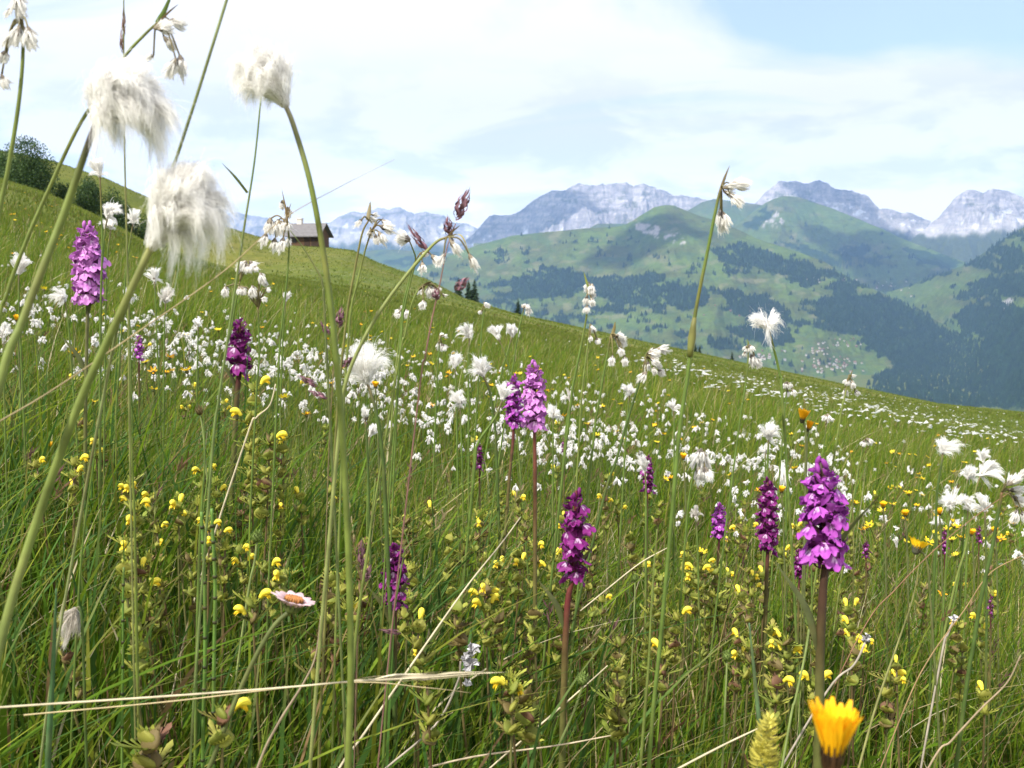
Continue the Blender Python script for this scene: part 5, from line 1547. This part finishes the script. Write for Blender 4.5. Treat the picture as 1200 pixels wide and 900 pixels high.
def band_points(n):
    out = []
    while len(out) < n:
        px = R.uniform(-15, 1215)
        yc = 352 + .200 * px
        sig = 30 if px < 500 else (36 if px < 900 else 40)
        d = R.gauss(0, 1); py = yc + 8 + d * sig * .95
        dens = .38 + .62 * float(vnoise(px / 45., (py - .2 * px) / 16., 8))
        dens *= 1.0 if px < 1000 else .5
        if px < 150: dens *= .8
        if R.random() > dens ** 2.5: continue
        hh = R.uniform(.15, .29)
        r = on_ground(px, py, hh)
        if r is None or r[1] > 15 or r[1] < 1.6: continue
        out.append((px, py, r[1], hh))
    return out


pts_ = band_points(1450)
pts_.sort(key=lambda q: q[2])
rest = []
for i, (px, py, Yd, hh) in enumerate(pts_):
    p = P(px, py, Yd)
    k = R.randrange(8); s = R.uniform(.30, .68) * (1.0 if Yd > 2.2 else .85)
    if i < 298:
        o = link(bpy.data.objects.new('cotton_grass_plant', DOTS[k][4])); o.location = p; o.rotation_euler = (R.uniform(-.15, .15), R.uniform(-.15, .15), R.uniform(0, 6.28)); o.scale = (s, s, s)
        z = 'left' if px < 480 else ('middle' if px < 800 else 'right')
        lab = {'left': 'small white cotton grass tuft in the dense drift on the left slope', 'middle': 'small white cotton grass tuft in the drift around the pale lilac orchids', 'right': 'small white cotton grass tuft scattered behind the largest magenta orchid'}[z]
        set_props(o, lab, 'cotton grass', 'small cotton tufts of the ' + z + ' drift')
    else:
        V, F, C, mi = DOTS[k][:4]
        a = R.uniform(0, 6.28); ca, sa = math.cos(a), math.sin(a)
        V2 = V * s; V2 = np.stack([V2[:, 0] * ca - V2[:, 1] * sa, V2[:, 0] * sa + V2[:, 1] * ca, V2[:, 2]], 1) + np.array(p)
        rest.append((V2, F, C, mi))
V, F, C = join([r[:3] for r in rest])
o = np_obj('cotton_grass_drift', V, F, [cotton_m, stem_m], C, np.concatenate([r[3] for r in rest]))
set_props(o, 'far drift of countless tiny white cotton tufts across the slope', 'cotton grass', kind='stuff')
# far white flecks on the open slope
fx = []
for cx_, cy_2, sx_, sy_, n in [(1000, 470, 110, 9, 420), (820, 432, 60, 5, 90), (1150, 500, 60, 9, 160)]:
    a, b = cluster_px(cx_, cy_2, sx_, sy_, n); fx += list(zip(a, b + (a - cx_) * .16))
Vs = []; Fs = []
for a, b in fx:
    r = on_ground(float(a), float(b), .22)
    if r is None: continue
    p = np.array(P(float(a), float(b), r[1])); s = R.uniform(.006, .013) * (1 + r[1] * .035)
    t = NR.normal(0, 1, (5, 3)) * s * np.array([1.3, 1, .5])
    i = len(Vs) * 5
    Vs.append(p + t); Fs += [(i, i + 1, i + 2), (i + 1, i + 3, i + 4), (i, i + 2, i + 4)]
o = np_obj('wildflowers', np.concatenate(Vs), np.array(Fs), [cotton_m], np.full((len(Vs) * 5, 3), .75), smooth=False)
set_props(o, 'pale flecks of far white flowers on the open slope', 'wildflowers', kind='stuff')

# ---- small yellow flowers
def small_yellow(seed, c):
    g = random.Random(seed); mb = MB()
    for k in range(9):
        a = k * .7 + g.uniform(-.1, .1); l = g.uniform(.007, .010)
        d = Vector((math.cos(a), math.sin(a), g.uniform(.2, .9)))
        mb.blade(catmull([(0, 0, 0), d * l * .6, d * l], 2), [.0025, .0034, .002], d.cross(Vector((0, 0, 1))), 0, .2, c)
    mb.ball((0, 0, -.001), (.0035, .0035, .004), 1, (.07, .08, .025), 6, 4)
    mb.tube(catmull([(0, 0, -.003), (g.uniform(-.01, .01), 0, -.12), (g.uniform(-.03, .03), 0, -.30)], 3), .0009, 4, 1, (.09, .12, .03), False)
    return mb.mesh('yellow_flower', [yel_m, stem_m])


SY = [small_yellow(i, c) for i, c in enumerate([(.80, .50, .012), (.82, .58, .02), (.78, .40, .01), (.80, .62, .03)])]
n = 0
for cx_, cy_2, sx_, sy_, m_, lab, grp in [(60, 262, 55, 16, 46, 'tiny yellow flower in the golden patch on the slope below the bushes', 'yellow flowers of the patch below the bushes'),
                                      (470, 405, 110, 26, 60, 'tiny yellow flower among the white tufts of the left and middle slope', 'yellow flowers among the white drift'),
                                      (760, 480, 110, 40, 45, 'tiny yellow flower among the white tufts right of the pale lilac orchids', 'yellow flowers right of the lilac orchids'),
                                      (1090, 570, 85, 50, 74, 'tiny yellow flower scattered in the green at the right', 'yellow flowers of the right meadow'),
                                      (200, 410, 150, 35, 26, 'tiny yellow flower in the grass at the foot of the left drift', 'yellow flowers at the foot of the left drift')]:
    for j in range(m_):
        px = R.gauss(cx_, sx_); py = R.gauss(cy_2, sy_) + (px - cx_) * .2
        if not (-5 < px < 1205): continue
        r = on_ground(px, py, R.uniform(.2, .3))
        if r is None or r[1] < 1.3 or r[1] > 45: continue
        p = P(px, py, r[1])
        o = link(bpy.data.objects.new('yellow_flower', R.choice(SY))); o.location = p; s = R.uniform(.7, 1.1) * (1 if r[1] < 6 else 1.5); o.scale = (s, s, s); o.rotation_euler = (R.uniform(-.4, .4), R.uniform(-.4, .4), R.uniform(0, 6.28))
        set_props(o, lab, 'yellow flower', grp)


def composite(label, px, py, w, h, Y, path, tilt=(0, 0), cup=.6, petals=16, col=(.85, .48, .012), disc=(.55, .25, .01), calyx=(.06, .06, .03), stem_w=3, rows=2, name='yellow_daisy', cat='flower', discr=.32, mat_=None):
    s = px_m(Y); c = P(px, py, Y)
    pts = stem_pts([(px, py + h * .3)] + path, Y); b = base_of(pts)
    t = thing(name, b, label, cat)
    mb = MB(); mb.tube(pts, [stem_w * s * .5, stem_w * s * .5, stem_w * s * .6], 7, 0, (.10, .12, .04)); mb.obj('stem', [stem_m], t, b)
    M3 = Matrix.Rotation(tilt[0], 3, 'X') @ Matrix.Rotation(tilt[1], 3, 'Y')
    Rw = w * .5 * s; Hh = h * s
    mb = MB()
    for rr in range(rows):
        for k in range(petals):
            a = 2 * math.pi * (k + .5 * rr) / petals + R.uniform(-.1, .1); l = R.uniform(.88, 1.1) * (1 - .18 * rr)
            d = Vector((math.cos(a), math.sin(a), 0)); z = cup + .18 * rr
            p = [d * Rw * .15 + Vector((0, 0, -Hh * .30)), d * Rw * .60 * l + Vector((0, 0, -Hh * .15 + Hh * .45 * z * l)), d * Rw * (1.0 - .2 * z) * l + Vector((0, 0, -Hh * .2 + Hh * .75 * z * l))]
            wd = 2.0 * math.pi * Rw * .72 / petals * 1.25
            cc = tuple(Vector(col) * R.uniform(.85, 1.1))
            mb.blade([c + M3 @ q for q in catmull(p, 5)], [wd * .5, wd, wd, wd * .75, wd * .35], M3 @ d.cross(Vector((0, 0, 1))), 0, .18, cc)
    mb.obj('petals', [mat_ or yel_m], t, b)
    mb = MB()
    for k in range(60):
        a = k * 2.4; r_ = math.sqrt(k / 60) * Rw * discr
        q = Vector((math.cos(a) * r_, math.sin(a) * r_, -Hh * .12 + Hh * (.16 * cup)))
        mb.tube([c + M3 @ q, c + M3 @ (q + Vector((0, 0, Hh * .14)))], [Rw * .05, Rw * .035], 5, 0, tuple(Vector(disc) * R.uniform(.7, 1.2)))
    mb.obj('disc', [mat_ or yel_m], t, b)
    mb = MB(); mb.ball(c + M3 @ Vector((0, 0, -Hh * .32)), (Rw * .34, Rw * .34, Hh * .22), 0, calyx, 9, 6, M3)
    for k in range(14):
        a = k * .45; d = Vector((math.cos(a), math.sin(a), 0))
        mb.blade([c + M3 @ (d * Rw * .25 + Vector((0, 0, -Hh * .45))), c + M3 @ (d * Rw * .38 + Vector((0, 0, -Hh * .25))), c + M3 @ (d * Rw * .42 + Vector((0, 0, Hh * .02)))], [Rw * .12, Rw * .12, .0002], M3 @ d.cross(Vector((0, 0, 1))), 0, .2, tuple(Vector(calyx) * R.uniform(.5, 1.3)))
    mb.obj('calyx', [stem_m], t, b)
    return t


composite('large out-of-focus orange-yellow flower cut off by the bottom edge', 977, 868, 76, 84, .29, [(980, 910), (984, 960)], (.0, .05), .88, 19, (.92, .52, .010), (.75, .30, .005), (.05, .025, .012), 8, 4)
composite('upper orange hawkbit head of the pair above the largest magenta orchid', 941, 488, 17, 16, 1.15, [(944, 505), (944, 540)], (.1, .15), .95, 12, (.86, .45, .01), stem_w=2.5, rows=2)
composite('lower orange hawkbit head of the pair above the largest magenta orchid', 948, 500, 10, 13, 1.16, [(946, 515), (945, 545)], (.1, .2), 1.0, 9, (.84, .40, .01), stem_w=2, rows=2)
composite('open yellow daisy seen from the side, at the right among the green', 1076, 638, 30, 24, 1.0, [(1085, 655), (1090, 700)], (-.15, .35), .60, 15, (.88, .60, .02), (.6, .35, .02), (.07, .085, .06), 2.6, 1)
for i, (px, py, lab) in enumerate([(1035, 592, 'left of two upright yellow hawkbits right of the largest magenta orchid'), (1061, 602, 'right of two upright yellow hawkbits right of the largest magenta orchid'), (1101, 600, 'yellow hawkbit directly over a flattened white tuft at the right'),
                          (1139, 624, 'orange hawkbit left of a small one near the right edge'), (1166, 622, 'rightmost orange hawkbit near the right edge'), (801, 535, 'orange hawkbit left of the bell-shaped white cluster'),
                          (916, 574, 'bright yellow hawkbit at the left shoulder of the largest magenta orchid'), (440, 451, 'orange hawkbit under the fluffy windblown white head'), (60, 522, 'yellow hawkbit low at the left edge of the meadow'), (20, 373, 'yellow hawkbit beside the drooping head at the left edge')]):
    composite(lab, px, py, 10, 11, 1.35, [(px + 1, py + 20), (px + 2, py + 40)], (.2, R.uniform(-.3, .3)), .7, 11, (.86, .52, .015), stem_w=2, rows=2)
composite('faded pinkish-white daisy with ragged petals on an oblique yellow stem', 345, 702, 60, 34, .55, [(318, 738), (285, 800), (250, 888), (225, 950)], (-.10, .28), .34, 13, (.62, .44, .46), (.50, .22, .07), (.13, .16, .05), 6, 1, 'daisy', 'daisy', .36, petal_m)

# pale yellow fuzzy flower spike near the bottom
def fuzzy_spike(label, px, ytop, ybot, w, Y, col):
    s = px_m(Y); a = P(px + w * .2, ytop, Y); b0 = P(px, ybot, Y)
    pts = stem_pts([(px, ybot - 10), (px - 3, ybot + 40)], Y); b = base_of(pts)
    t = thing('flower_spike', b, label, 'flower spike')
    mb = MB(); mb.tube(pts, 2.2 * s, 6, 0, (.10, .12, .035)); mb.obj('stem', [stem_m], t, b)
    mb = MB(); n = 110
    for k in range(n):
        f = k / n; an = k * 2.4; p = b0.lerp(a, f); rr = w * .5 * s * (1 - .55 * f ** 2)
        d = Vector((math.cos(an), math.sin(an), R.uniform(.3, 1.1)))
        mb.blade([p + d * rr * .3, p + d * rr * .75, p + d * rr * 1.1], [rr * .22, rr * .42, rr * .04], d.cross(Vector((0, 0, 1))), 0, .3, tuple(Vector(col) * R.uniform(.6, 1.25)))
    mb.obj('flowers', [bract_m], t, b)


fuzzy_spike('stubby pale yellow fuzzy flower spike beside the out-of-focus orange flower', 894, 842, 905, 36, .42, (.55, .50, .10))

# round green buds on stalks
def green_bud(label, px, py, r, Y, path, c=(.15, .21, .05)):
    s = px_m(Y); ct = P(px, py, Y); pts = stem_pts([(px, py + r * .6)] + path, Y); b = base_of(pts)
    t = thing('flower_bud', b, label, 'flower bud')
    mb = MB(); mb.tube(pts, [r * .16 * s, r * .2 * s], 7, 0, (.19, .24, .08)); mb.obj('stem', [stem_m], t, b)
    mb = MB(); mb.ball(ct, r * .75 * s, 0, c, 10, 7, None, .06)
    for k in range(40):
        a = k * 2.4; z = 1 - 1.6 * k / 40; q = math.sqrt(max(0, 1 - z * z)); d = Vector((math.cos(a) * q, math.sin(a) * q, z))
        mb.blade([ct + d * r * .6 * s, ct + d * r * .95 * s + Vector((0, 0, r * .12 * s)), ct + d * r * 1.05 * s + Vector((0, 0, r * .35 * s))], [r * .28 * s, r * .24 * s, r * .02 * s], d.cross(Vector((.1, .1, 1))), 0, .3, tuple(Vector(c) * R.uniform(.6, 1.5)))
    mb.obj('head', [bract_m], t, b)


green_bud('round green bud on a pale oblique stalk at lower centre right', 683, 797, 9, .75, [(672, 835), (645, 895), (630, 930)])
green_bud('round green bud above the horsetail stems at the left', 301, 630, 8, .8, [(298, 660), (290, 700)])
green_bud('round green bud with pale stalk right beside the thick magenta orchid stem', 949, 729, 8, .7, [(943, 770), (932, 820), (925, 850)])
green_bud('small round green bud near a pair of straws right of the purple orchid', 744, 678, 5, .95, [(744, 700), (742, 740)])
green_bud('brown round bud in the grass right of the tall pale rattle', 234, 482, 6, 1.1, [(237, 500), (240, 530)], (.13, .10, .04))
green_bud('small green bud over the grass left of the thick magenta stem', 852, 770, 7, .75, [(851, 800), (849, 840)])

# silvery dried flower
def dry_head(label, spots, path, Y):
    s = px_m(Y); pts = stem_pts(path, Y); b = base_of(pts)
    t = thing('dried_flower', b, label, 'dried flower')
    mb = MB(); mb.tube(pts, 1.3 * s, 6, 0, (.34, .30, .24)); mb.obj('stem', [straw_m], t, b)
    for x, y, r in spots:
        mb = MB(); c = P(x, y, Y)
        for k in range(26):
            d = Vector((R.gauss(0, 1), R.gauss(0, 1), R.gauss(0, .8))).normalized(); e = d.orthogonal().normalized()
            mb.blade([c + d * r * .1 * s, c + d * r * .6 * s + e * r * .2 * s, c + d * r * R.uniform(.7, 1.1) * s], [r * .2 * s, r * .5 * s, r * .08 * s], e, 0, .6, tuple(Vector((.50, .49, .50)) * R.uniform(.35, 1.25)))
        mb.obj('head', [scale_m], t, b)


dry_head('silvery grey dried flower heads on a thin straw stalk at lower centre', [(553, 762, 11), (552, 779, 11), (545, 770, 7), (548, 800, 6)], [(540, 775), (536, 800), (510, 850), (455, 898), (430, 920)], .72)
dry_head('small grey dried flower tuft on a pale stalk right of the thick magenta stem', [(1016, 748, 7)], [(1014, 753), (1000, 780), (968, 812)], .85)
dry_head('grey dried tuft in the grass at right below the yellow daisy', [(1118, 724, 6)], [(1117, 728), (1110, 745), (1105, 760)], 1.0)

# ---- straws and single grass stalks
def stalk(label, path, Y, w, c, name='grass_stalk', cat='grass stalk', ground=False, taper=(.6, 1, 1), extra=None, m_=None, base_end=True):
    Yh = Y[0] if hasattr(Y, '__len__') else Y
    s = px_m(Yh); pts = stem_pts(path, Y, 7, ground); b = Vector(pts[-1])
    t = thing(name, b, label, cat)
    mb = MB(); mb.tube(pts, [w * s * .5 * k for k in taper], 7, 0, c); mb.obj('stem', [m_ or stem_m], t, b)
    return t, b, s, pts


def spikelet(t, b, p0, p1, Y, w, c, m_=None):
    """a closed grass ear of overlapping glumes"""
    s = px_m(Y); a = P(*p0, Y); e = P(*p1, Y); ax = (e - a)
    mb = MB(); n = 16
    mb.tube([a, e], [.4 * s, .3 * s], 5, 0, c)
    for k in range(n):
        f = k / n; an = k * 2.4; o = ax.orthogonal().normalized(); o2 = ax.normalized().cross(o); d = o * math.cos(an) + o2 * math.sin(an)
        p = a.lerp(e, f * .8); r = w * .5 * s * math.sin(math.pi * min(1, .25 + f * .72)); l = ax.length * .30
        u = ax.normalized()
        mb.blade(catmull([p, p + u * l * .5 + d * r, p + u * l * 1.25 + d * r * .75], 3), [r * .5, r * 1.1, r * .05], d.cross(u), 0, .3, tuple(Vector(c) * R.uniform(.6, 1.4)))
    mb.obj('seed_ear', [m_ or scale_m], t, b)


STR = (.44, .36, .20); STR2 = (.50, .44, .30)
stalk('long thin dry straw slanting from the left edge up past the hut into the sky', [(462, 187), (400, 218), (330, 258), (262, 318), (160, 390), (60, 458), (-15, 502)], [.55, .50, .45], 1.5, (.34, .27, .15), 'dry_straw', 'straw', False, (.25, .8, 1.1), m_=straw_m)
stalk('pale dry straw rising to the right from the bottom, left of the purple orchid', [(610, 606), (588, 636), (545, 690), (490, 768), (425, 862), (395, 905)], [.85, .8, .75, .7], 2.8, STR2, 'dry_straw', 'straw', True, (.4, .9, 1), m_=straw_m)
t, b, s, pts = stalk('dry straw with a long pale ear lying almost level across the bottom left', [(575, 788), (500, 794), (420, 798), (330, 806), (180, 817), (0, 829), (-30, 832)], [.52, .5, .48], 2.6, STR2, 'dry_straw', 'straw', False, (.4, .9, 1), m_=straw_m)
spikelet(t, b, (415, 797), (578, 788), .52, 8, STR2, straw_m)
stalk('second dry straw crossing just under the level one at the bottom left', [(552, 812), (500, 806), (400, 800), (200, 822), (28, 838)], [.56, .54, .52], 1.8, STR, 'dry_straw', 'straw', False, (.3, .9, 1), m_=straw_m)
stalk('curved grey straw standing below the faded pinkish daisy', [(376, 722), (370, 768), (356, 800), (325, 850), (300, 905)], .6, 3.4, (.28, .22, .15), 'dry_straw', 'straw', True, (.4, 1, 1), m_=straw_m)
stalk('thin pale straw slanting up to the right behind the lower purple orchid stem', [(712, 780), (690, 800), (650, 835), (580, 895), (560, 915)], .8, 2.2, STR2, 'dry_straw', 'straw', False, m_=straw_m)
stalk('long thin pale straw low across the bottom centre', [(716, 862), (650, 874), (560, 886), (500, 900), (480, 908)], .72, 2.4, (.46, .38, .26), 'dry_straw', 'straw', False, m_=straw_m)
stalk('grey-brown straw rising to the right edge in the lower right corner', [(1196, 768), (1180, 800), (1150, 830), (1115, 868), (1085, 905)], .6, 2.4, (.30, .23, .15), 'dry_straw', 'straw', True, (.6, 1, 1), m_=straw_m)
stalk('pale straw from the left of the bottom up beside the blurred orange flower', [(892, 852), (850, 872), (800, 898), (780, 910)], .6, 2.6, STR2, 'dry_straw', 'straw', False, m_=straw_m)
stalk('two-toned straw leaning right above the lower dark purple orchid right side', [(782, 642), (750, 660), (712, 690), (680, 716)], .95, 1.6, STR2, 'dry_straw', 'straw', False, m_=straw_m)
stalk('thin straw bent over to the right near the right edge', [(1200, 650), (1160, 672), (1130, 715), (1090, 770), (1060, 830)], .85, 1.5, (.30, .20, .10), 'dry_straw', 'straw', True, m_=straw_m)
stalk('reddish thin stalk arching across the white heads near the right edge', [(1186, 575), (1150, 600), (1100, 640), (1050, 690), (1010, 740)], .9, 1.2, (.24, .13, .08), 'dry_straw', 'straw', True, m_=straw_m)
stalk('crooked pale straw in the grass below the dark violet orchid', [(323, 450), (316, 475), (300, 490), (289, 512)], .95, 2.2, STR2, 'dry_straw', 'straw', True, m_=straw_m)
t, b, s, pts = stalk('very thin upright grass stalk with two ears at its top, left of the hanging head', [(145, -10), (145, 60), (146, 180), (149, 300), (151, 420), (152, 520)], .60, 2.4, (.17, .19, .06), ground=True)
spikelet(t, b, (143, 62), (142, 35), .60, 4, (.22, .14, .12)); spikelet(t, b, (145, 45), (145, 8), .60, 4, (.26, .18, .15))
stalk('long bare grass stem running off the top just right of the hanging shaggy head', [(268, -8), (250, 50), (228, 120), (205, 190), (188, 240), (165, 310), (145, 370), (128, 430)], [.46, .46, .47, .48, .5, .55], 4.4, (.19, .22, .09), ground=True, taper=(.8, 1, .9))
t, b, s, pts = stalk('thin green stem with one side leaf under the white head in the sky', [(306, 112), (298, 190), (284, 280), (268, 390), (256, 470), (248, 540)], .60, 3.2, (.14, .19, .06), ground=True)
mb = MB(); mb.blade(catmull([P(290, 226, .6), P(276, 208, .595), P(260, 191, .59)], 4), [3 * s, 3 * s, .3 * s], (1, 0, 1), 0, .3, GREEN2); mb.obj('leaf', [stem_m], t, b)
stalk('oblique dark-edged leaf beside the hanging tufts in front of the hut', [(340, 270), (355, 290), (372, 318), (378, 335), (382, 400)], .62, 3.2, (.10, .13, .04), ground=True, taper=(.3, .8, 1.2))
for i, (x, y, l, x1, lab) in enumerate([(410, 170, 0, 405, ''), ]): pass
# purple grass with drooping ears
t, b, s, pts = stalk('purple-eared grass with three upright and drooping ears before the rock face', [(534, 262), (524, 290), (516, 330), (506, 375), (498, 420), (490, 470)], .62, 1.8, (.20, .10, .09), 'purple_grass_plant', 'grass', True)
for p0, p1, w in [((534, 258), (549, 222), 13), ((527, 278), (524, 254), 10), ((503, 298), (478, 264), 8), ((533, 340), (549, 326), 10), ((511, 352), (511, 338), 9)]: spikelet(t, b, p0, p1, .62, w, (.19, .10, .125))
t, b, s, pts = stalk('purple-eared grass drooping left of the fluffy windblown white head', [(398, 385), (392, 420), (388, 480), (385, 540)], .72, 1.6, (.16, .13, .06), 'purple_grass_plant', 'grass', True)
for p0, p1, w in [((397, 384), (400, 360), 9), ((386, 393), (376, 377), 7), ((372, 453), (350, 440), 7), ((385, 467), (362, 458), 6), ((400, 430), (414, 419), 8)]: spikelet(t, b, p0, p1, .72, w, (.20, .10, .13))
t, b, s, pts = stalk('purple-eared grass low at the foot of the tall arched stem', [(424, 668), (424, 690), (420, 730), (418, 780)], .66, 1.6, (.16, .10, .07), 'purple_grass_plant', 'grass', True)
for p0, p1, w in [((423, 668), (424, 632), 8), ((428, 682), (434, 662), 7), ((470, 742), (445, 738), 6)]: spikelet(t, b, p0, p1, .66, w, (.17, .085, .105))
# horsetails
def horsetail(label, path, Y, w):
    t, b, s, pts = stalk(label, path, Y, w, (.10, .19, .035), 'horsetail', 'horsetail', True, (.8, 1, 1))
    mb = MB(); L_ = 0
    for k in range(3, len(pts) - 6, 3):
        p = pts[k]; d = (pts[k + 1] - pts[k]).normalized()
        mb.tube([p, p + d * 3.5 * s], [w * s * .62, w * s * .60], 7, 0, (.035, .04, .015))
    mb.obj('joint', [stem_m], t, b)


horsetail('left jointed horsetail stem of the pair in the left foreground', [(236, 600), (238, 640), (240, 700), (240, 780), (238, 850)], .66, 4.5)
horsetail('right jointed horsetail stem of the pair in the left foreground', [(248, 596), (250, 640), (252, 690), (251, 760), (250, 850)], .66, 4.5)
horsetail('thinner horsetail stem standing apart left of the pair', [(145, 665), (144, 710), (144, 770), (143, 850)], .70, 3.2)
# single tall green stems seen right through the meadow
for i, (path, Y, w, c, lab) in enumerate([
    ([(66, 690), (64, 740), (60, 820), (56, 900)], .55, 8, (.055, .12, .045), 'broad bluish-green leaf upright behind the grey furry bud'),
    ([(118, 470), (110, 540), (100, 610), (92, 700)], .7, 3, GREEN1, 'slim green stem between the tall lilac orchid and the thick pale stem'),
    ([(152, 430), (154, 520), (158, 620), (160, 740)], .62, 4, (.12, .16, .03), 'straight green stem under the two-eared thin grass stalk'),
    ([(238, 470), (240, 540), (236, 600), (232, 700)], .75, 4, GREEN1, 'straight green stem passing the tall pale rattle on its left'),
    ([(440, 560), (432, 640), (420, 720), (410, 830)], .62, 5, GREEN2, 'pale green stem crossing the tall arched one near its foot'),
    ([(475, 640), (468, 680), (460, 730), (455, 790)], .70, 4, GREEN1, 'green blade standing in front of the low dark purple orchid'),
    ([(878, 730), (884, 790), (890, 850), (894, 910)], .52, 8, (.075, .14, .06), 'flat bluish leaf blade left of the thick magenta stem'),
    ([(770, 620), (764, 700), (760, 780), (752, 880)], .66, 4, GREEN2, 'thin upright stem right of the loose purple orchid'),
    ([(1078, 655), (1070, 700), (1050, 760), (1020, 850)], .8, 3, (.24, .24, .09), 'pale stem leaning down left below the yellow daisy'),
    ([(994, 500), (998, 560), (1000, 620), (1000, 660)], 1.2, 2, OLIVE1, 'hooked thin stem right of the largest magenta orchid top')]):
    stalk(lab, path, Y, w, c, 'green_stalk', 'green stalk', True, (.25, .9, 1.1))
